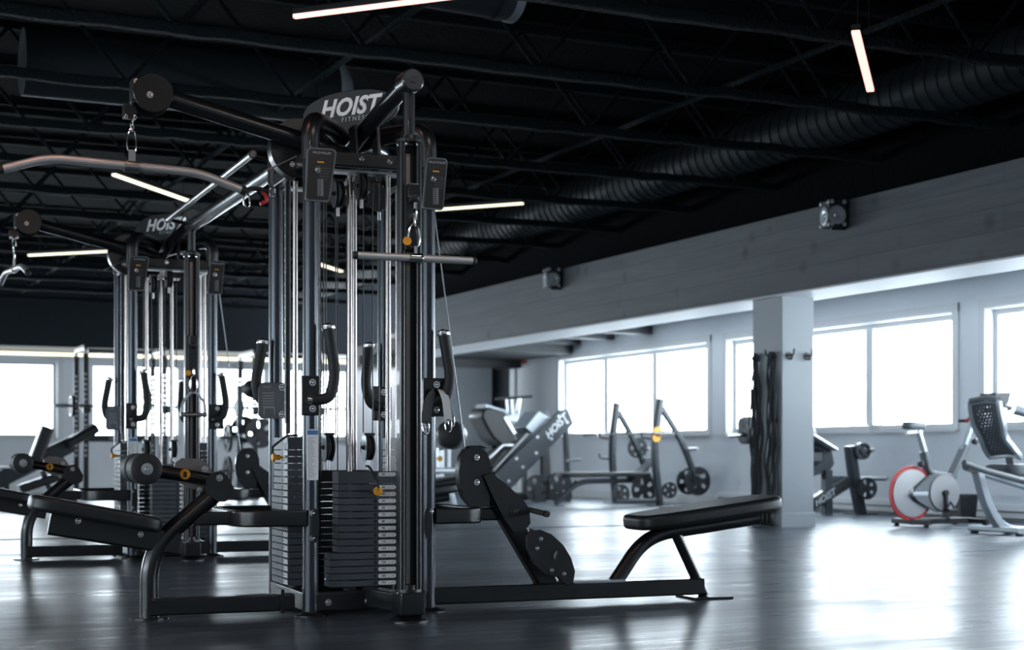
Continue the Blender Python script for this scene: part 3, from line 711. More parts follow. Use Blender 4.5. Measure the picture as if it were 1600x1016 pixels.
    path = ((745, 697), (754, 700), (762, 709), (766, 722), (767, 745), (765, 791), (736, 791), (725, 777), (719, 758), (717, 738), (720, 716), (727, 704), (736, 698))
    rg = MB()
    for vv in (v0-.055, v0+.05): rg.prism([G(*p, vv) for p in path], (0, .007, 0), BLACK)
    rim = [G(*p, v0) for p in path[5:]] + [G(*path[0], v0), G(*path[1], v0)]
    rg.sweep([p for p in rim], rect(.006, .10, .002), BLACK, up=(0, 1, 0)); rg = rg.build('pulley_guard', R)
    bolts(rg, [(G(745, 715, v0-.056), (0, -1, 0), .011), (G(745, 754, v0-.056), (0, -1, 0), .011)])
    MB().sweep([(.53, v0, .432), (.66, v0, .432)], rect(.045, .06), BLACK).build('column_link', R)
    MB().sweep([(.60, v0, .60), (.92, v0, .085)], rect(.075, .10, .014), BLACK).build('row_column', R)
    sh = ((756, 744), (768, 739), (790, 756), (817, 780), (827, 795), (829, 818), (818, 833), (802, 831), (786, 808), (772, 780))
    pp = MB()
    for vv in (v0-.075, v0+.065): pp.prism([G(*p, vv) for p in sh], (0, .010, 0), BLACK)
    pp = pp.build('side_shroud', R)
    k = MB(); a = G(805, 800, v0-.0765); k.box(a+V((-.03, -.001, -.025)), a+V((.03, 0, .025)), SIGNM); k.text('H', .03, DIMP, frame_from(a+V((0, -.0015, 0)), (1, 0, 0), (0, -1, 0)), depth=.0006, shear=.3, bold=.02)
    k.build('badge', pp)
    fp = ((822, 838), (828, 830), (845, 828), (862, 835), (880, 851), (893, 872), (899, 893), (896, 912), (886, 916), (872, 903), (850, 897), (832, 880), (823, 858))
    for vv in (v0-.15, v0+.14):
        o = MB().prism([G(*p, vv if vv < v0 else v0+.02)+V((0, 0 if vv < v0 else .12, 0)) for p in fp], (0, .012, 0), BLACK).build('foot_rest', R, bevel=.003)
        if vv < v0:
            bolts(o, [(G(*p, vv-.001), (0, -1, 0), .008) for p in ((845, 842), (839, 857), (862, 891), (881, 897))])
        MB().cyl((.84, v0, .26), (.90, vv, .24), .02, BLACK).build('foot_rest_strut', R)
    a = G(828, 797, v0-.05); b = G(852, 803, v0-.20)
    pg = MB().cyl(a, b, .013, SATIN).build('peg', R); MB().cyl(b, b+(b-a).normalized()*.02, .015, RUB).build('peg_tip', pg)
    MB().tube(fil([(1.275, v0, .09), (1.44, v0, .315), (2.06, v0, .392)], .15, 12), .036, BLACK, 18).build('seat_frame', R)
    k = MB().tube([(1.60, v0, .335), (1.765, v0, .012)], .028, BLACK, 18).build('rear_leg', R)
    MB().rbox((1.66, v0-.11, 0), (1.87, v0+.11, .010), .004, BLACK).build('foot_plate', k)
    M = Matrix.Translation((1.755, v0, .425)) @ Matrix.Rotation(-math.atan2(.092, .75), 4, 'Y')
    ol = []
    for x, y in oval_outline(.80, .36, 48, 4.5): ol.append((x, y*(1.0+.10*x)))
    MB().pad(ol, .072, .024, UPH, M).build('seat_pad', R)
    # long cable down to the row pulley, upper pulley bracket
    MB().tube([(.345, v0+.02, 1.90), (.497, v0, .735)], .0038, CABLEC, 8).build('cable', R)
    return R
def children(o): return [c for c in bpy.data.objects if c.parent == o]
def copy_tree(o, parent=None):
    c = o.copy(); COL.objects.link(c); c.parent = parent
    for k in kids.get(o.name, []): copy_tree(k, c)
    return c
M1A = math.radians(21.5)+YAW; M2A = math.radians(22)+YAW
m1loc = cam2w(-.764, 7.219); m2loc = cam2w(-2.474, 10.937)
m1 = machine(m1loc, M1A, 'tall black four station cable machine in the foreground, its seats reaching left and right')
kids = {}
for o in bpy.data.objects:
    if o.parent: kids.setdefault(o.parent.name, []).append(o)
m2 = copy_tree(m1)
m2.location = m2loc; m2.rotation_euler = (0, 0, M2A)
m2['label'] = 'black four station cable machine standing farther back at left, behind the foreground one'
for c in children(m2):
    if c.name.startswith('pulley_carriage'): c.location.z -= .36
L1 = Matrix.Translation(m1loc) @ Matrix.Rotation(M1A, 4, 'Z')
L2 = Matrix.Translation(m2loc) @ Matrix.Rotation(M2A, 4, 'Z')

# ------------------------------------------------------------------ attachments hanging on the machines
def link_loop(p, h, w, r, m, d=(1, 0, 0)):
    p = V(p); d = V(d).normalized(); pts = []
    for i in range(20):
        a = 2*PI*i/20; pts.append(p+d*(w/2*math.cos(a))+V((0, 0, h/2*math.copysign(abs(math.sin(a))**.7, math.sin(a)))))
    return MB().sweep(pts, circ(r, 8), m, closed=True)
def lat_bar(loc, rz, label):
    R = empty('lat_pulldown_bar', loc, rz, label, 'cable attachment', 'wide lat bars')   # origin at the bar's centre
    P = fil([(-.533, 0, -.045), (-.345, 0, .016), (.285, 0, -.004), (.480, 0, -.068)], .07, 8)
    MB().tube(P, .019, BARST, 18).build('bar', R)
    for a, b in ((P[0], P[1]), (P[-1], P[-2])):
        d = (a-b).normalized(); MB().lathe([(-.004, .0205), (.012, .021), (.022, .015)], a, d, RUB, 18).build('end_plug', R)
    mb = MB(); mb.cyl((-.032, 0, .004), (.032, 0, .002), .025, SATIN); mb.box((-.012, -.006, .02), (.016, .006, .075), SATIN); mb.build('swivel_lug', R)
    link_loop((.0, 0, .112), .105, .038, .0045, CHROME).build('carabiner', R)
    link_loop((.002, 0, .188), .068, .022, .004, CHROME, (.5, .8, 0)).build('chain_link', R)
    return R
lat_bar(L1 @ V((-1.030, -.205, 1.958)), M1A, 'long bent chrome lat bar hanging at upper left from the foreground machine')
lat_bar(L2 @ V((-1.036, -.205, 1.955)), math.radians(-62)+YAW, 'bent chrome lat bar hanging from the farther machine, at the left edge')
R = empty('straight_bar', L1 @ V((.067, -.80, 1.545)), M1A, 'short straight chrome bar hanging across the front mast', 'cable attachment')
b = MB().cyl((-.262, 0, 0), (.262, 0, 0), 0.0165, BARST, n=20); b = b.build('bar', R)
for s in (-1, 1): MB().lathe([(0, .0172), (.012, .0172), (.02, .012)], (s*.255, 0, 0), (s, 0, 0), RUB, 20).build('end_plug', R)
MB().lathe([(0, .019), (.01, .023), (.03, .021), (.05, .023), (.06, .019)], (-.03, 0, 0), (1, 0, 0), CHROME, 24).build('swivel_sleeve', R)
MB().box((-.007, -.005, .015), (.007, .005, .05), CHROME).build('lug', R)
link_loop((-.006, 0, .095), .10, .05, .0052, CHROME).build('carabiner', R)
link_loop((.0, 0, .172), .075, .024, .005, CHROME, (.6, .8, 0)).build('chain_link', R)
MB().cyl((0, 0, .20), (0, 0, .235), .009, CHROME).build('swivel', R)
# ankle straps over the right grip
def strap(name, a, label, top, pts, w):
    R = empty(name, L1 @ V(top), M1A, label, 'cable attachment')
    MB().sweep(fil(pts, .04), rect(.003, w, .001), a, up=(1, .3, 0)).build('webbing', R)
    for q in (pts[0], pts[-1]):
        link_loop(V(q)+V((0, 0, -.018)), .055, .034, .0032, CHROME, (1, .2, 0)).build('ring', R)
strap('ankle_strap', STRAP, 'pale grey webbing strap with metal rings looped over the right hand grip', (.33, -.42, .985), [(.0, -.045, -.125), (-.01, -.04, -.02), (-.02, -.0, .03), (.015, .04, -.01), (.045, .045, -.10)], .042)
strap('cuff_strap', RUB, 'black cuff strap with a ring hanging beside the pale webbing strap', (.27, -.43, .975), [(-.045, -.03, -.125), (-.03, -.02, -.02), (.02, 0, .025), (.0, .03, -.03), (-.03, .03, -.10)], .05)
# D handle on the farther machine
R = empty('stirrup_handle', L2 @ V((.06, -.80, 1.06)), M2A, 'silver stirrup handle hanging from the farther machine', 'cable attachment')
P = fil([(-.078, 0, -.10), (-.078, 0, -.01), (-.02, 0, .065), (.02, 0, .065), (.078, 0, -.01), (.078, 0, -.10)], .05)
MB().sweep(P, rect(.018, .006, .002), SILVERL, up=(0, 1, 0)).build('yoke', R)
MB().cyl((-.088, 0, -.085), (.088, 0, -.085), .015, SATIN).build('hand_grip', R)
link_loop((0, 0, .12), .11, .045, .005, CHROME).build('carabiner', R)
link_loop((0, 0, .20), .06, .022, .004, CHROME, (.5, .8, 0)).build('chain_link', R)
# red handled clip by the lat bar end
R = empty('strap_handle', L1 @ V((-.44, -.12, 1.90)), M1A, 'small black and red handle clipped beside the right end of the near lat bar', 'cable attachment')
MB().tube(fil([(-.09, -.02, -.01), (-.05, 0, .015), (.0, 0, .012), (.03, 0, .0)], .03), .011, RUB, 10).build('hand_grip', R)
MB().tube(fil([(.0, 0, .005), (.028, 0, -.035), (-.01, 0, -.055)], .02), .008, RED, 8).build('loop', R)
link_loop((-.075, -.02, -.045), .06, .03, .0045, CHROME, (1, .3, 0)).build('ring', R)
link_loop((.045, 0, .005), .04, .03, .004, CHROME, (1, .3, 0)).build('carabiner', R)

# cross beam with pull-up bar joining both machines
a = L1 @ V((-.22, .36, 2.135)); b = L2 @ V((.06, -.70, 2.24)); d = (b-a).normalized(); sd = V((-d.y, d.x, 0)).normalized()
R = empty('crossover_beam', a, 0, 'dark overhead beam with chrome pull-up bar joining the two cable machines', 'pull-up beam')
mid = (b-a)
MB().tube([V((0, 0, 0)), mid], .042, GRAPH, 20).build('beam', R)
L_ = mid.length; off = sd*.16+V((0, 0, .03))
if (cam.location-a).dot(sd) < 0: pass
cb = MB().tube([off+d*.0, off+d*(L_*.98)], .017, SATIN, 14).build('pull_up_bar', R)
for q in (.02, .5, .97):
    MB().cyl(d*(L_*q), off+d*(L_*q), .012, BLACK).build('bar_bracket', R)
for q in (.0, .98): MB().lathe([(0, .02), (.02, .02)], off+d*(L_*q), d, RUB, 12).build('end_cap', R)

# ------------------------------------------------------------------ gym plates and barbells
def gym_plate(R, name, c, ax, r, th=.035, m=IRON, spokes=5):
    ax = V(ax).normalized(); c = V(c)-ax*(th/2); mb = MB()
    mb.lathe([(0, r-.012), (.004, r), (th-.004, r), (th, r-.012), (th, r*.86), (th*.7, r*.80)], c, ax, m, 36) if False else None
    def ring(r0, r1, t0, t1, n=36):
        t = V((0, 0, 1)) if abs(ax.z) < .9 else V((1, 0, 0)); x = ax.cross(t).normalized(); y = ax.cross(x); vs = []; fs = []
        for rr, tt in ((r0, t0), (r1, t0), (r1, t1), (r0, t1)):
            for i in range(n): w = 2*PI*i/n; vs.append(c+ax*tt+x*(rr*math.cos(w))+y*(rr*math.sin(w)))
        for j in range(4):
            for i in range(n): fs.append((j*n+i, j*n+(i+1) % n, ((j+1) % 4)*n+(i+1) % n, ((j+1) % 4)*n+i))
        mb.add(vs, fs, m)
        return x, y
    x, y = ring(r*.80, r, 0, th); ring(.025, r*.38, 0, th)
    for i in range(spokes):
        w0 = 2*PI*i/spokes; hw = PI/spokes*.74; ol = []
        for rr, aa in ((r*.34, w0-hw), (r*.60, w0-hw*.8), (r*.84, w0-hw*1.0), (r*.84, w0), (r*.84, w0+hw*1.0), (r*.60, w0+hw*.8), (r*.34, w0+hw)):
            ol.append(c+ax*(th*.25)+x*(rr*math.cos(aa))+y*(rr*math.sin(aa)))
        mb.prism(ol, ax*(th*.5), m)
    return mb.build(name, R)
def plate_thing(c, ax, r, label, th=.035, m=IRON, group='weight plates on machine horns'):
    R = empty('weight_disc', c, 0, label, 'weight plate', group); gym_plate(R, 'disc', (0, 0, 0), ax, r, th, m)
    MB().lathe([(0, r*.3), (.004, r*.28)], V(ax).normalized()*(-th/2-.004), ax, m, 24).build('hub', R)
    return R

# ------------------------------------------------------------------ bench press station
by = 18.15; fy = 19.25
bp = empty('bench_press', (10.2, (by+fy)/2, 0), 0, 'dark olympic bench press station with a flat bench in front of the far right windows', 'weight bench')
O = V((10.2, (by+fy)/2, 0))
def lp(px, py, Y): return wy(px, py, Y)-O
def PB(px, py, Y, z=None):
    p = wy(px, py, Y)-O
    if z is not None: p.z = z
    return p
for yy, pxs in ((by, ((1032, 624), (1021, 700), (1031, 789))), (fy, ((964, 630), (955, 700), (962, 786)))):
    t = [PB(*p, yy) for p in pxs]; t[2].z = .012
    MB().sweep(fil(t, .4, 8), rect(.075, .10, .012), DSTEEL, up=(0, 1, 0)).build('upright', bp)
    MB().rbox((t[2].x-.16, yy-O.y-.08, 0), (t[2].x+.16, yy-O.y+.08, .014), .004, BLACK).build('foot_plate', bp)
    top = t[0]; e1 = PB(1085 if yy == by else 1012, 742, yy); s1 = PB(pxs[0][0]+2, pxs[0][1]+14, yy)
    k1 = PB((1066 if yy == by else 992), 690, yy)
    MB().sweep(fil([s1, k1, e1], .3, 8), rect(.07, .07, .01), DSTEEL, up=(0, 1, 0)).build('rear_strut', bp)
    MB().cyl(V((e1.x, e1.y-.18, e1.z-.02)), V((e1.x, e1.y+.18, e1.z-.02)), .022, SATIN).build('plate_horn', bp)
    c0 = PB(pxs[1][0]-5, 700, yy)
    for px, py in ((pxs[1][0]-12, 684), (pxs[1][0]-12, 716)):
        q = PB(px, py, yy); MB().tube(fil([q+V((-.07, 0, .07)), q+V((-.06, 0, 0)), q+V((.08, 0, -.01))], .04), .014, IRON, 8).build('bar_hook', bp)
    q = PB(1110 if yy == by else 1020, 703, yy)
    MB().cyl(PB(1078 if yy == by else 1005, 702, yy)-V((0, .2, 0)), PB(1078 if yy == by else 1005, 702, yy)+V((0, .2, 0)), .02, SATIN).build('plate_horn', bp)
# bench
cyb = (by+fy)/2-.1
a = PB(872, 741, cyb); b = PB(1014, 741, cyb)
L_ = b.x-a.x
MB().pad(oval_outline(L_, .30, 40, 5), .07, .022, UPH, Matrix.Translation(((a.x+b.x)/2, cyb-O.y, .425))).build('bench_pad', bp)
MB().tube(fil([PB(868, 785, cyb, .03), PB(902, 745, cyb, .33), PB(1000, 748, cyb, .34)], .2), .035, DSTEEL, 14).build('bench_frame', bp)
MB().rbox(PB(868, 785, cyb, 0)-V((.09, .09, 0)), PB(868, 785, cyb, .014)+V((.09, .09, 0)), .004, BLACK).build('foot_plate', bp)
MB().tube([PB(900, 745, cyb, .34), PB(887, 765, cyb, .16)], .02, DSTEEL, 10).build('brace', bp)
MB().sweep([PB(985, 748, cyb, .36), PB(1018, 722, cyb, .60)], rect(.03, .26, .01), DSTEEL, up=(0, 1, 0)).build('seat_support', bp)
MB().sweep([PB(962, 780, by, .06), PB(1030, 780, by, .06)], rect(.05, .06), DSTEEL).build('base_beam', bp)
x_ = PB(1030, 780, by).x
MB().sweep([(x_-.1, by-O.y, .06), (x_-.1, fy-O.y, .06)], rect(.06, .06), DSTEEL).build('base_beam', bp)
bm_ = MB(); q = PB(1027, 675, by-.06); bm_.lathe([(0, .07), (.02, .07)], q, (0, -1, 0), ORANGE, 20); q2 = PB(1025, 684, by-.06); bm_.lathe([(0, .06), (.02, .06)], q2, (0, -1, 0), ORANGE, 20)
bm_.build('orange_bar_rest', bp)
bar = empty('barbell', wy(950, 679, fy), 0, 'chrome barbell resting on the bench press uprights', 'barbell')
o0 = wy(950, 679, fy); dirb = V((0, 1, 0))
MB().cyl((.02, .75, 0), (.02, -1.75, 0), .014, CHROME).build('bar', bar)
MB().cyl((.02, .35, 0), (.02, .78, 0), .025, CHROME).build('sleeve', bar); MB().cyl((.02, -1.35, 0), (.02, -1.78, 0), .025, CHROME).build('sleeve', bar)
pl = [(996, 700, fy, .15, 'spoked weight plate high on the rear strut of the bench press'),
      (1006, 765, fy, .20, 'large spoked plate low behind the end of the flat bench'),
      (970, 772, by-.0, .13, 'small spoked plate below the flat bench'),
      (1046, 766, by+.1, .115, 'small spoked plate beside the foot of the nearer bench press upright'),
      (1076, 752, by+.25, .19, 'large spoked plate on the rightmost strut, the one partly hidden'),
      (1090, 752, by-.0, .20, 'large spoked plate on the rightmost strut of the bench press, in front')]
for px, py, Y, r, lab in pl:
    p = wy(px, py, Y); plate_thing(p, (0, 1, 0), r, lab)

# ------------------------------------------------------------------ 45 degree leg press
def leg_press(near, far, O, label, shift=(0, 0)):
    R = empty('leg_press', O, 0, label, 'gym machine')
    def Q(px, py, Y, z=None):
        p = wy(px+shift[0], py+shift[1], Y)-V(O)
        if z is not None: p.z = z
        return p
    rail = ((768, 746), (876, 641), (888, 640), (897, 662), (805, 757), (792, 771), (775, 768))
    for Y in (near, far):
        dx = 0
        pts = [Q(*p, near)+V((0, Y-near, 0)) for p in rail]
        o = MB().prism(pts, (0, .07, 0), DSTEEL).build('side_rail', R, bevel=.01)
        if Y == near:
            bolts(o, [(Q(*p, near), (0, -1, 0), .018, SILVERL) for p in ((778, 751), (807, 717), (840, 683), (873, 651), (886, 660), (862, 686), (838, 708), (817, 730), (795, 752))])
            a = Q(856, 681, near); b = Q(882, 653, near); d = (b-a).normalized()
            mb = MB(); mb.text('HOIST', .155, WHITE, frame_from((a+b)/2+V((0, -.004, 0)), d, (0, -1, 0)), bold=.02, shear=.3); mb.build('lettering', o)
    a, b = Q(775, 738, near), Q(829, 680, near)
    for y in (.10, far-near-.03): MB().cyl(a+V((0, y, .02)), b+V((0, y, .02)), .022, SATIN).build('guide_rod', R)
    # sled
    sl = [Q(*p, near)+V((0, .12, 0)) for p in ((826, 668), (848, 642), (862, 652), (838, 678))]
    MB().prism(sl, (0, far-near-.2, 0), SILVER).build('sled', R, bevel=.01)
    pd = [Q(*p, near)+V((0, .1, 0)) for p in ((757, 651), (760, 640), (770, 636), (795, 643), (809, 676), (814, 688), (806, 695), (790, 697), (776, 686), (766, 670))]
    MB().prism(pd, (0, far-near-.2, 0), UPH).build('back_pad', R, bevel=.03)
    MB().sweep([Q(764, 634, near)+V((0, .3, 0)), Q(800, 645, near)+V((0, .3, 0))], rect(.35, .06, .02), SILVER, up=(0, 0, 1)).build('head_rest', R)
    MB().sweep([Q(793, 652, near)+V((0, .1, 0)), Q(808, 678, near)+V((0, .1, 0))], rect(.04, .06, .01), SILVERL).build('pad_frame', R)
    hb = MB().cyl(Q(783, 623, near)+V((0, .2, 0)), Q(840, 619, near)+V((0, .2, 0)), .022, RUB).build('handle_bar', R)
    for p0, p1 in (((800, 622), (802, 652)), ((808, 624), (810, 652)), ((818, 622), (812, 652)), ((822, 622), (817, 655))):
        MB().cyl(Q(*p0, near)+V((0, .2, 0)), Q(*p1, near)+V((0, .2, 0)), .016, SILVERL).build('handle_strut', R)
    MB().rbox(Q(800, 660, near)+V((0, .15, 0)), Q(816, 648, near)+V((0, .5, 0)), .02, SILVER).build('handle_base', R)
    MB().sweep([Q(768, 716, near)+V((0, .1, 0)), Q(790, 696, near)+V((0, .1, 0)), Q(806, 696, near)+V((0, .1, 0))], rect(.06, .04, .01), SATIN).build('seat_edge', R)
    MB().prism([Q(*p, near)+V((0, .12, 0)) for p in ((772, 728), (792, 702), (808, 700), (800, 722), (782, 738))], (0, far-near-.2, 0), UPH).build('seat_pad', R, bevel=.02)
    for Y in (near+.05, far):
        for pxa, ya, yb in ((851, 700, 0), (886, 664, 0)):
            p0 = Q(pxa, ya, near)+V((0, Y-near, 0)); p1 = V((p0.x+(.04 if pxa > 880 else 0), p0.y, .0))
            MB().sweep([p0, p1], rect(.07, .08, .01), IRON, up=(0, 1, 0)).build('leg', R)
    a = Q(790, 765, near); MB().sweep([V((a.x-.2, .06, .08)), V((a.x+1.1, .06, .08))], rect(.07, .09, .01), IRON).build('base_beam', R)
    MB().sweep([V((a.x-.2, far-near, .08)), V((a.x+1.1, far-near, .08))], rect(.07, .09, .01), IRON).build('base_beam', R)
    pk = Q(893, 720, near); MB().cyl(pk+V((-.08, .0, -.01)), pk+V((.10, -.12, .02)), .022, SATIN).build('plate_horn', R)
    return R
o_ = wy(830, 708, 20.3); leg_press(20.3, 21.0, (o_.x, 20.3, 0), 'grey angled leg press with black back pad beside the far right windows')
plate_thing(V((*wy(839, 748, 20.1).xy, .202)), (0, 1, 0), .20, 'black weight plate leaning under the angled leg press, by its middle leg', group='plates under the leg press')
plate_thing(V((*wy(873, 748, 20.1).xy, .222)), (0, 1, 0), .22, 'black weight plate under the top end of the leg press, behind the flat bench', group='plates under the leg press')

# angled press at the far left, behind the farther machine
R = empty('incline_press', wy(60, 708, 22)-V((0, 0, wy(60, 708, 22).z)), 0, 'dark angled press with a long sloping padded arm at the left edge', 'gym machine')
O = R.location.copy()
def Q(px, py, Y=22): return wy(px, py, Y)-O
MB().sweep([Q(-15, 757), Q(112, 694)], rect(.12, .22, .02), DSTEEL, up=(0, 0, 1)).build('sloping_beam', R)
MB().sweep([Q(104, 694), Q(150, 669)], rect(.40, .13, .05), UPH, up=(0, 0, 1)).build('arm_pad', R)
MB().sweep([Q(74, 668), Q(56, 716)], rect(.17, .3, .05), UPH, up=(0, 1, 0)).build('back_pad', R)
MB().sweep([Q(30, 765), Q(110, 738)], rect(.25, .12, .03), UPH, up=(0, 0, 1)).build('seat_pad', R)
f = Q(86, 780); f.z = 0; MB().sweep([Q(66, 735), f], rect(.07, .09, .01), DSTEEL, up=(0, 1, 0)).build('leg', R)
f = Q(66, 780); f.z = 0; MB().sweep([Q(96, 712), Q(104, 765)], rect(.05, .05, .01), DSTEEL, up=(0, 1, 0)).build('brace', R)
f0 = Q(-20, 780); f0.z = .05; f1 = Q(120, 780); f1.z = .05; MB().sweep([f0, f1], rect(.08, .08, .01), DSTEEL).build('base_beam', R)
f = Q(10, 780); f.z = 0; MB().sweep([Q(10, 745), f], rect(.07, .09, .01), DSTEEL, up=(0, 1, 0)).build('leg', R)
MB().sweep([Q(-10, 731), Q(30, 731)], rect(.3, .03, .01), SILVERL).build('foot_deck', R)

# ------------------------------------------------------------------ squat racks by the back wall
def rack(pxl, pxr, label, lab2, y0=24.3, y1=25.2):
    a = wy(pxl, 708, y0); b = wy(pxr, 708, y0); O = V(((a.x+b.x)/2, y0, 0)); hw = (b.x-a.x)/2
    R = empty('squat_rack', O, 0, label, 'squat rack', 'squat racks by the back windows')
    H_ = 2.36
    for s in (-1, 1):
        for yy in (0, y1-y0):
            mb = MB(); x = s*hw; w, dp, t = .075, .075, .006
            # four thin faces with round-ish holes cut as gaps: perforated tube
            n = 17; z0, z1 = .62, 1.96; st = (z1-z0)/n
            for fy_ in (-dp/2, dp/2-t):
                mb.box((x-w/2, yy+fy_, .01), (x-.018, yy+fy_+t, H_-.1), RUB); mb.box((x+.018, yy+fy_, .01), (x+w/2, yy+fy_+t, H_-.1), RUB)
                mb.box((x-.018, yy+fy_, .01), (x+.018, yy+fy_+t, z0), RUB); mb.box((x-.018, yy+fy_, z1), (x+.018, yy+fy_+t, H_-.1), RUB)
                for i in range(n): mb.box((x-.018, yy+fy_, z0+st*i), (x+.018, yy+fy_+t, z0+st*i+st*.55), RUB)
            for sx in (-w/2, w/2-t): mb.box((x+sx, yy-dp/2, .01), (x+sx+t, yy+dp/2, H_-.1), RUB)
            mb.build('upright', R)
        yy = y1-y0; x = s*hw
        MB().sweep(fil([(x, 0, H_-.12), (x, 0, H_), (x, yy, H_), (x, yy, H_-.12)], .12, 8), rect(.075, .06, .01), SATIN, up=(1, 0, 0)).build('top_bow', R)
        MB().sweep([(x, -.25, .04), (x, yy+.1, .04)], rect(.08, .07, .01), IRON).build('base_beam', R)
        h = MB(); h.rbox((x-.06, -.13, 1.34), (x+.06, -.04, 1.42), .01, IRON); h.box((x-.06, -.14, 1.42), (x+.06, -.12, 1.47), IRON); h.build('bar_catch', R)
    MB().sweep([(-hw, y1-y0, H_), (hw, y1-y0, H_)], rect(.06, .06, .01), IRON).build('cross_bar', R)
    MB().sweep([(-hw, y1-y0, .95), (hw, y1-y0, .95)], rect(.05, .10, .01), IRON).build('cross_bar', R)
    MB().text('HOIST', .07, PALEG, frame_from((0, y1-y0-.04, .95), (1, 0, 0), (0, -1, 0)), bold=.02, shear=.3).build('lettering', R)
    bR = empty('barbell', O+V((0, -.085, 1.443)), 0, lab2, 'barbell', 'barbells on the squat racks')
    MB().cyl((-1.1, 0, 0), (1.1, 0, 0), .014, CHROME).build('bar', bR)
    for s in (-1, 1):
        MB().cyl((s*.66, 0, 0), (s*1.1, 0, 0), .025, SATIN).build('sleeve', bR); MB().lathe([(0, .04), (.03, .04)], (s*.68, 0, 0), (s, 0, 0), BRONZE, 16).build('collar', bR)
    return O, hw
O1, hw1 = rack(134, 257, 'black perforated squat rack by the back windows, left of and behind the farther machine', 'chrome barbell on the left squat rack')
O2, hw2 = rack(398, 500, 'black perforated squat rack by the back windows, behind the foreground machine', 'chrome barbell on the right squat rack')
plate_thing(O1+V((-hw1-.22, -.085, 1.443)), (1, 0, 0), .16, 'dark plate on the left end of the left rack barbell', .05, group='plates on barbells')
plate_thing(O2+V((-hw2-.28, -.085, 1.443)), (1, 0, 0), .14, 'dark weight plate on the left end of the right rack barbell', .10, group='plates on barbells')
# plate tree in front of the right rack
R = empty('plate_tree', wy(374, 708, 23)-V((0, 0, wy(374, 708, 23).z)), 0, 'dark steel plate tree loaded with round plates, behind the left seat of the foreground machine', 'plate rack')
MB().sweep([(0, 0, .02), (0, 0, 1.75)], rect(.08, .08, .01), DSTEEL, up=(0, 1, 0)).build('post', R)
MB().sweep([(-.3, 0, .04), (.3, 0, .04)], rect(.08, .07, .01), DSTEEL).build('base_beam', R)
MB().sweep([(0, -.3, .04), (0, .3, .04)], rect(.08, .07, .01), DSTEEL).build('base_beam', R)
TO = R.location.copy()
for z in (.45, .95): 
    MB().cyl((-.32, 0, z), (.32, 0, z), .024, SATIN).build('plate_horn', R)
    MB().cyl((.0, -.26, z+.03), (0, .2, z+.03), .024, SATIN).build('plate_horn', R)
hs = MB().lathe([(0, .02), (.10, .1), (.20, .15), (.32, .1), (.4, .02)], wy(393, 607, 23), (.3, 1, 0), RUB, 24)
tag(hs.build('medicine_ball'), 'black ball beside the top of the plate tree', 'ball')
for q, (c, ax, r, lab) in enumerate([(V((-.18, 0, .95)), (1, 0, 0), .22, 'round plate on the left horn of the plate tree, edge on'), (V((-.18, 0, .45)), (1, 0, 0), .22, 'lower round plate on the left of the plate tree'),
        (V((.27, -.2, 1.02)), (0, 1, 0), .23, 'spoked black plate on the plate tree behind the curved pulley guard'), (V((.10, .1, 1.08)), (.4, 1, 0), .21, 'black plate leaning behind the spoked one on the plate tree'),
        (V((.24, .05, .47)), (1, 0, 0), .22, 'low black plate on the right side of the plate tree')]):
    plate_thing(TO+c, ax, r, lab, .045, group='plates on the plate tree')

# leg curl machine seen right of the foreground machine
y_ = 15.2; R = empty('leg_curl_machine', wy(690, 708, y_)-V((0, 0, wy(690, 708, y_).z)), 0, 'dark padded exercise machine mostly hidden behind the right upright of the foreground machine', 'gym machine')
O = R.location.copy()
def Q(px, py, Y=y_): return wy(px, py, Y)-O
MB().lathe([(0, .05), (.02, .13), (.06, .155), (.42, .155), (.46, .13), (.48, .05)], Q(690, 680)+V((0, -.24, 0)), (.5, 1, 0), UPH, 28).build('roller_pad', R)
MB().sweep([Q(688, 700), Q(688, 745)], rect(.07, .07, .01), SILVERL, up=(0, 1, 0)).build('pad_post', R)
MB().sweep([Q(702, 700), Q(702, 735)], rect(.03, .03, .01), SILVERL, up=(0, 1, 0)).build('pad_post', R)
MB().rbox(Q(660, 740)+V((0, -.1, 0)), Q(725, 731)+V((0, .25, 0)), .02, SILVERL).build('cross_plate', R)
MB().sweep([Q(660, 762), Q(728, 750)], rect(.32, .10, .03), UPH).build('seat_pad', R)
f = Q(715, 790); f.z = 0; MB().sweep([Q(700, 756), f], rect(.06, .06, .01), SILVER, up=(0, 1, 0)).build('leg', R)
f = Q(670, 790); f.z = 0; MB().sweep([Q(676, 756), f], rect(.06, .06, .01), SILVER, up=(0, 1, 0)).build('leg', R)
MB().lathe([(0, .03), (.02, .03)], Q(681, 717)+V((0, -.1, 0)), (0, -1, 0), ORANGE, 16).build('adjust_knob', R)

# ------------------------------------------------------------------ plate-loaded machine behind the column
X_ = 10.9
R = empty('plate_loaded_press', (X_, 15.3, 0), 0, 'grey plate-loaded press partly hidden behind the square column', 'gym machine'); O = V((X_, 15.3, 0))
def Q(px, py, Y=14.6): return wy(px, py, Y)-O
u0 = Q(1332, 700); f = Q(1345, 800); f.z = 0
MB().sweep(fil([Q(1328, 697), Q(1333, 740), f], .2), rect(.11, .12, .02), DSTEEL, up=(0, 1, 0)).build('upright', R)
MB().rbox(f+V((-.16, -.12, 0)), f+V((.16, .12, .015)), .004, BLACK).build('foot_plate', R)
a = Q(1325, 752); b = Q(1262, 806); b.z = .1
o = MB().sweep([a, b], rect(.09, .14, .015), BLACK, up=(0, 0, 1)).build('diagonal_beam', R)
d = (a-b).normalized(); MB().text('HOIST', .11, PALEG, frame_from((a*.35+b*.65)+V((0, -.06, 0)), d, (0, -1, 0)), bold=.02, shear=.3).build('lettering', o)
MB().sweep([Q(1290, 749), Q(1332, 751)], rect(.06, .10, .01), DSTEEL).build('link_beam', R)
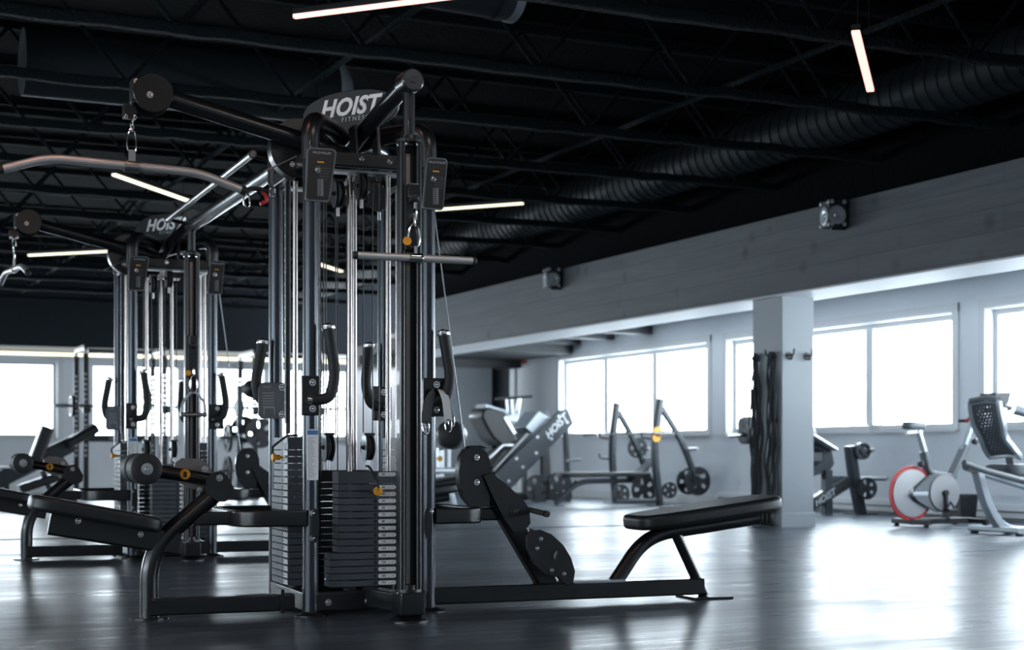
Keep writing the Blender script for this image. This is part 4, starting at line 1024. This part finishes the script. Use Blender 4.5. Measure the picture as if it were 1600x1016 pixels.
MB().prism([Q(*p) for p in ((1270, 683), (1300, 702), (1304, 725), (1298, 735), (1262, 748), (1262, 735), (1285, 722), (1286, 706), (1264, 695))], (0, .3, 0), DSTEEL).build('seat_shell', R, bevel=.01)
MB().sweep([Q(1262, 680), Q(1299, 703)], rect(.25, .03, .01), SILVERL).build('top_rail', R)
MB().lathe([(0, .03), (.02, .10), (.06, .13), (.3, .13), (.34, .10), (.36, .03)], Q(1266, 680)+V((.0, 0, 0)), (0, 1, 0), UPH, 24).build('roller_pad', R)
MB().sweep([Q(1292, 735), V((Q(1292, 735).x, Q(1292, 735).y, .0))], rect(.10, .1, .01), DSTEEL, up=(0, 1, 0)).build('leg', R)
MB().sweep([V((f.x, .5, .05)), V((f.x-2.0, .5, .05))], rect(.08, .08, .01), DSTEEL).build('base_beam', R)
p = Q(1350, 748); MB().cyl(p+V((0, .05, 0)), p+V((.10, -.30, 0)), .024, SATIN).build('plate_horn', R)
p = Q(1345, 704); MB().cyl(p+V((0, .05, 0)), p+V((.06, -.16, 0)), .024, SATIN).build('plate_horn', R)
plate_thing(Q(1346, 763)+O+V((0, -.1, 0)), (.1, 1, 0), .13, 'dark five-spoke plate low on the upright between column and exercise bike')
plate_thing(Q(1340, 705)+O+V((0, -.08, 0)), (.1, 1, 0), .10, 'grey plate on the top of the upright between column and exercise bike', .07, DSTEEL)
br = empty('loaded_barbell', wy(1160, 676, 16.5), 0, 'loaded bar end with dark plates sticking out left of the square column', 'barbell')
MB().cyl((-.22, 0, -.04), (.5, 0, 0), .025, SATIN).build('sleeve', br)
MB().sweep([(.5, 0, .05), (.5, 0, -br.location.z)], rect(.08, .08, .01), DSTEEL, up=(0, 1, 0)).build('stand_post', br)
MB().rbox((.3, -.2, -br.location.z), (.7, .2, -br.location.z+.04), .01, DSTEEL).build('stand_base', br)
MB().lathe([(0, .10), (.01, .13), (.09, .13), (.10, .10)], (0, 0, -.02), (1, 0, .0), IRON, 24).build('plate', br); MB().lathe([(0, .09), (.05, .11), (.16, .11)], (.02, .05, .10), (1, 0, .0), IRON, 24).build('plate', br)

# ------------------------------------------------------------------ column fittings: hooks and ropes
for i, (x, y, nx, ny) in enumerate(((COLX, 12.72, -1, 0), (COLX, 12.45, -1, 0), (COLX+.08, COLY, 0, -1), (COLX+.29, COLY, 0, -1))):
    R = empty('wall_hook', (x, y, 1.66), 0, ['black double hook on the rope side of the column, far edge', 'black double hook on the rope side of the column, near edge', 'black double hook on the bare side of the column, next to its corner', 'black double hook on the bare side of the column, right edge'][i], 'hook', 'hooks on the column')
    n = V((nx, ny, 0)); sd = V((-ny, nx, 0)); mb = MB()
    mb.cyl((0, 0, 0), n*.008, .035, IRON); mb.tube(fil([n*.0, n*.08, n*.09+V((0, 0, .06))], .03), .009, IRON, 10)
    mb.tube(fil([V((0, 0, -.03)), n*.05+V((0, 0, -.04)), n*.06+V((0, 0, .0))], .02), .008, IRON, 8); mb.build('hook', R)
ROPE = mat('black_rope', (.06, .07, .08), .8, bump=(160, .8, .01))
rl = ['thickest black rope in the far bundle', 'rope at the outer edge of the far bundle', 'rope in the middle of the far bundle', 'rope at the inner edge of the far bundle', 'loose rope between the two bundles',
      'thickest black rope in the near bundle', 'rope at the column corner in the near bundle', 'rope in the middle of the near bundle', 'rope at the outer edge of the near bundle']
for i in range(9):
    y0 = 12.69 if i < 5 else 12.42; yo = (-.05, -.03, .0, .03, .05)[i % 5] if i < 5 else (-.05, -.02, .02, .05)[i-5]
    r = .014 if i in (0, 5) else .009; zb = random.uniform(.12, .3); pts = []
    for s in (0, 1):
        rng = range(0, 26) if s == 0 else range(25, -1, -1)
        for j in rng:
            t = j/25; z = 1.70-t*(1.70-zb); pts.append((COLX-.035-.014*math.sin(t*9+i)-.012*s, y0+yo*min(1, t*4)+.014*math.sin(t*21+i*2.1+s*2)+(.02 if s else -.02)*min(1, t*6), z))
    tag(MB().tube(pts, r, ROPE, 8).build('hanging_rope'), 'black looped rope on the column, ' + rl[i], 'rope', 'ropes hanging on the column')
for i in range(6):
    y = 12.4+i*.07; pts = []
    for j in range(17):
        a = 2*PI*j/16; pts.append((COLX-.06+.02*math.cos(a), y+.05*math.cos(a*1), .09+.07*math.sin(a)))
    tag(MB().tube(pts, .012, IRON, 8).build('rope_coil'), 'coil of black rope end by the foot of the column, %s from the corner' % ['first', 'second', 'third', 'fourth', 'fifth', 'sixth'][i], 'rope', 'rope ends at the column foot')

tag(MB().box((COLX+.371, COLY+.15, 1.40), (COLX+.385, COLY+.32, 1.56), ORANGE).build('yellow_tag'), 'small yellow tag hanging on the right side of the column', 'tag')
# ------------------------------------------------------------------ spin bike
BY = 11.95; O = wy(1445, 708, BY); O.z = 0
R = empty('spin_bike', O, 0, 'silver and red indoor cycling bike right of the column', 'exercise bike')
def Q(px, py, dy=0): return wy(px, py, BY+dy)-O
wc = Q(1424, 771); wr = .243
mb = MB(); mb.lathe([(0, wr*.95), (.004, wr*.97), (.03, wr*.97), (.034, wr*.95)], wc+V((0, .017, 0)), (0, -1, 0), SATIN, 48)
mb.lathe([(0, .05), (.012, .045), (.03, .02)], wc+V((0, -.017, 0)), (0, -1, 0), SATIN, 24); fw = mb.build('flywheel', R)
pts = [wc+V((wr*math.cos(2*PI*i/48), 0, wr*math.sin(2*PI*i/48))) for i in range(48)]
MB().sweep(pts, rect(.05, .016, .006), RED, closed=True, up=(0, 1, 0)).build('red_rim', fw)
cc = Q(1469, 770)
mb = MB(); mb.lathe([(0, .175), (.004, .180), (.012, .180)], cc+V((0, -.06, 0)), (0, -1, 0), SATIN, 48); mb.build('chain_guard_disc', R)
mb = MB(); mb.lathe([(0, .190), (.03, .190), (.03, .178)], cc+V((0, -.03, 0)), (0, -1, 0), GREYPL, 48); mb.build('chain_guard_rim', R)
MB().prism([Q(1425, 775, -.035), Q(1427, 765, -.035), Q(1452, 742, -.035), Q(1478, 742, -.035), Q(1490, 770, -.035), Q(1478, 800, -.035), Q(1460, 800, -.035), Q(1432, 784, -.035)], (0, -.025, 0), GREYPL).build('chain_guard', R, bevel=.005)
MB().rbox(Q(1427, 775, -.07), Q(1449, 769, -.055), .003, SILVERL).build('badge', R)
MB().sweep(fil([Q(1443, 706, 0), Q(1450, 740, 0), Q(1490, 745, 0)], .08), rect(.06, .09, .02), GREYPL, up=(0, 1, 0)).build('main_frame', R)
MB().sweep([Q(1484, 748), Q(1508, 697)], rect(.06, .10, .015), GREYPL, up=(0, 1, 0)).build('front_fork', R)
MB().sweep([Q(1503, 706), Q(1522, 652)], rect(.045, .065, .01), SILVER, up=(0, 1, 0)).build('handlebar_post', R)
MB().sweep([Q(1446, 712), Q(1434, 672)], rect(.04, .06, .01), SILVERL, up=(0, 1, 0)).build('seat_post', R)
MB().sweep([Q(1417, 677), Q(1440, 675)], rect(.04, .03, .008), SILVERL).build('seat_slider', R)
ol = []
for x, y in oval_outline(.27, .16, 30, 2.4): ol.append((x, y*(1.05-.75*(x+.135)/.27)+.0))
MB().pad(ol, .075, .028, GREYPL, Matrix.Translation(Q(1429, 665))).build('saddle', R)
MB().lathe([(0, .03), (.03, .035), (.05, .02)], Q(1437, 725, -.03), (0, -1, 0), IRON, 16).build('adjust_knob', R)
MB().lathe([(0, .03), (.03, .035), (.05, .02)], Q(1521, 690, -.03), (0, -1, 0), IRON, 16).build('adjust_knob', R)
hb = MB().tube(fil([Q(1497, 658, .24), Q(1514, 657, .17), Q(1519, 640, .12), Q(1534, 633, .08)], .04), .017, RUB, 12).build('handlebar', R)
MB().tube(fil([Q(1555, 660, -.22), Q(1560, 657, -.15), Q(1558, 645, -.10), Q(1540, 640, -.05)], .04), .017, RUB, 12).build('handlebar', R)
MB().cyl(Q(1508, 657.5, .195), Q(1514, 657, .17), .022, RED).build('red_grip_ring', hb)
MB().cyl(Q(1536, 655, -.16), Q(1516, 655, .16), .017, GREYPL).build('handlebar_bridge', R)
f0 = Q(1424, 815); f0.z = .05; f1 = Q(1515, 812); f1.z = .05
MB().sweep([f0, f1], rect(.06, .06, .01), IRON).build('base_beam', R)
for q, lab in ((f0, 0), (f1, 1)):
    MB().sweep([q+V((0, -.26, 0)), q+V((0, .26, 0))], rect(.07, .05, .012), IRON).build('stabiliser', R)
    for s in (-.22, .22): MB().cyl(q+V((0, s, -.05)), q+V((0, s, -.02)), .025, RUB).build('levelling_foot', R)
MB().sweep([Q(1424, 771, .04), V((f0.x, .04, .05))], rect(.03, .03, .005), IRON, up=(0, 1, 0)).build('wheel_stay', R)
MB().sweep([Q(1478, 795), V((Q(1478, 795).x, 0, .05))], rect(.06, .06, .01), IRON, up=(0, 1, 0)).build('frame_stay', R)
ck = MB().sweep([cc+V((0, -.09, 0)), cc+V((.01, -.09, -.165))], rect(.03, .02, .005), IRON, up=(0, 1, 0)).build('crank_arm', R)
MB().rbox(cc+V((-.05, -.20, -.185)), cc+V((.06, -.10, -.155)), .008, IRON).build('pedal', ck)
MB().tube([cc+V((-.05, -.15, -.16)), cc+V((.0, -.15, -.09)), cc+V((.06, -.15, -.16))], .012, IRON, 8).build('toe_cage', ck)
MB().lathe([(0, .03), (.03, .028)], cc+V((0, -.07, 0)), (0, -1, 0), IRON, 16).build('crank_hub', R)

# ------------------------------------------------------------------ recumbent bike, cut by the right edge
RY = 10.35; O = wy(1560, 708, RY); O.z = 0
R = empty('recumbent_bike', O, 0, 'grey recumbent exercise bike with perforated backrest at the right edge', 'exercise bike')
def Q(px, py, dy=0): return wy(px, py, RY+dy)-O
top = Q(1558, 627, 0); bot = Q(1592, 716, 0)
bx = (bot-top); bl = bx.length; bx.normalize(); yv = V((0, 1, 0)); nv = bx.cross(yv).normalized()
if nv.x > 0: nv = -nv
W_ = .37; nn = 9; mm = 14
MESHM = mat('perforated_backrest', (.07, .08, .095), .5)
def bpnt(s, t, off=0):        # s along height 0..1, t across -1..1
    wid = W_/2*(1.0-.16*math.exp(-((s-.60)/.16)**2)+.02*s); bow = -.05*math.sin(s*PI)+.045*(1-t*t)
    return top+bx*(bl*s)+yv*(wid*t+W_/2-.02)+nv*(-bow+off)
bb = MB()
holes = []
vs = []; fs = []; NS, NT = 40, 20
for layer in (0, .012):
    for i in range(NS+1):
        for j in range(NT+1):
            s = i/NS; t = -1+2*j/NT; t2 = t*(1 if .06 < s < .94 else math.sqrt(max(.0, 1-((abs(s-.5)-.44)/.06)**2))*.25+.75); vs.append(bpnt(s, t2, layer))
N1 = (NS+1)*(NT+1)
def hole(i, j): return 4 <= i < NS-4 and 3 <= j < NT-3 and (i % 2 == 0) and ((j+(i//2) % 2) % 2 == 0)
for i in range(NS):
    for j in range(NT):
        if hole(i, j): continue
        a = i*(NT+1)+j; q = (a, a+1, a+NT+2, a+NT+1); fs.append(q); fs.append(tuple(x+N1 for x in reversed(q)))
bb.add(vs, fs, MESHM); bb.build('backrest', R)
rim = [bpnt(.02+.96*i/30, -1) for i in range(31)] + [bpnt(.985, -1+2*j/8) for j in range(1, 8)] + [bpnt(.98-.96*i/30, 1) for i in range(31)] + [bpnt(.015, 1-2*j/8) for j in range(1, 8)]
MB().sweep(rim, rect(.05, .035, .012), SILVER, closed=True).build('backrest_rim', R)
MB().sweep([bpnt(.0, -.95, .0)+V((0, 0, .01)), bpnt(0, 0, .0)+V((0, 0, .015)), bpnt(.0, .95, .0)+V((0, 0, .01))], rect(.05, .05, .02), GREYPL).build('headrest_cap', R)
c = bpnt(.9, 0, -.03); MB().sweep([c, c+V((.05, 0, -.22))], rect(.09, .02, .006), GREYPL, up=(1, 0, 0)).build('backrest_bracket', R)
ol = oval_outline(.44, .42, 32, 4)
sx = Q(1575, 735, .17)
MB().pad([(x*1.0, y) for x, y in ol], .11, .03, GREYPL, Matrix.Translation(sx+V((.08, 0, .0)))).build('seat_pad', R)
MB().tube(fil([Q(1506, 727, -.1)+V((0, 0, .02)), Q(1530, 733, -.1), Q(1600, 752, -.1)], .1), .028, GREYPL, 12).build('seat_side_handle', R)
MB().sweep([Q(1512, 728, .15), Q(1545, 742, .15), Q(1650, 775, .15)], rect(.09, .06, .01), SILVER).build('seat_rail', R)
MB().tube([Q(1509, 730, -.05), Q(1528, 736, .25)], .032, GREYPL, 12).build('rear_handle', R)
lg = MB().sweep(fil([Q(1527, 735, .15), Q(1541, 790, .15), Q(1565, 828, .15), Q(1640, 832, .15)], .18), rect(.08, .09, .015), SILVER, up=(0, 1, 0)).build('rear_frame', R)
fb = Q(1560, 835, .15); fb.z = .045
MB().sweep([fb+V((-.02, -.32, 0)), fb+V((-.02, .32, 0))], rect(.10, .05, .015), SILVER).build('stabiliser', R)
for s in (-.28, .28): MB().cyl(fb+V((-.02, s, -.045)), fb+V((-.02, s, -.01)), .035, RUB).build('levelling_foot', R)
p = Q(1640, 760, .15); MB().sweep([p, V((p.x, p.y, .05))], rect(.26, .10, .02), SILVER, up=(0, 1, 0)).build('front_frame', R)
p = Q(1680, 700, .3); MB().sweep([V((p.x, p.y, .1)), V((p.x-.25, p.y, 1.0)), Q(1585, 640, .5)], rect(.08, .10, .02), SILVER, up=(0, 1, 0)).build('console_mast', R)
a = Q(1567, 624, .5); MB().prism([Q(1554, 627, .5), Q(1556, 614, .5), Q(1580, 613, .5), Q(1577, 627, .5), Q(1573, 635, .5)], (.04, .25, 0), IRON).build('console', R)
MB().tube([Q(1568, 634, .3), Q(1580, 637, .3), Q(1576, 640, .5)], .018, GREYPL, 10).build('console_grip', R)

# bin, heater
p = wx(1510, 806, 11.25); R = empty('waste_bin', (11.2, p.y, 0), 0, 'black square waste bin on the floor behind the exercise bike', 'bin')
MB().sweep([(0, 0, 0), (0, 0, .26)], rect(.24, .24, .03), IRON, up=(0, 1, 0), scale=[.85, 1]).build('body', R)
MB().sweep([(0, 0, .26), (0, 0, .285)], rect(.26, .26, .03), IRON, up=(0, 1, 0)).build('rim', R)
for i, (a, b) in enumerate(((-2, 8.0), (8.1, 13.1), (13.1, 18.1))):
    R = empty('baseboard_heater', (11.6, a, 0), 0, ['baseboard heater under the window at the right edge and beyond', 'baseboard heater behind the two exercise bikes', 'baseboard heater between the column and the exercise bike'][i], 'heater', 'baseboard heaters')
    MB().prism([(-.005, .02, .02), (-.09, .02, .02), (-.09, .02, .13), (-.06, .02, .18), (-.005, .02, .18)], (0, b-a-.04, 0), FRAME).build('cover', R, bevel=.004)
    MB().box((-.094, .03, .095), (-.088, b-a-.05, .108), IRON).build('vent_slot', R)
    MB().box((-.094, .03, .022), (-.088, b-a-.05, .035), IRON).build('vent_slot', R)
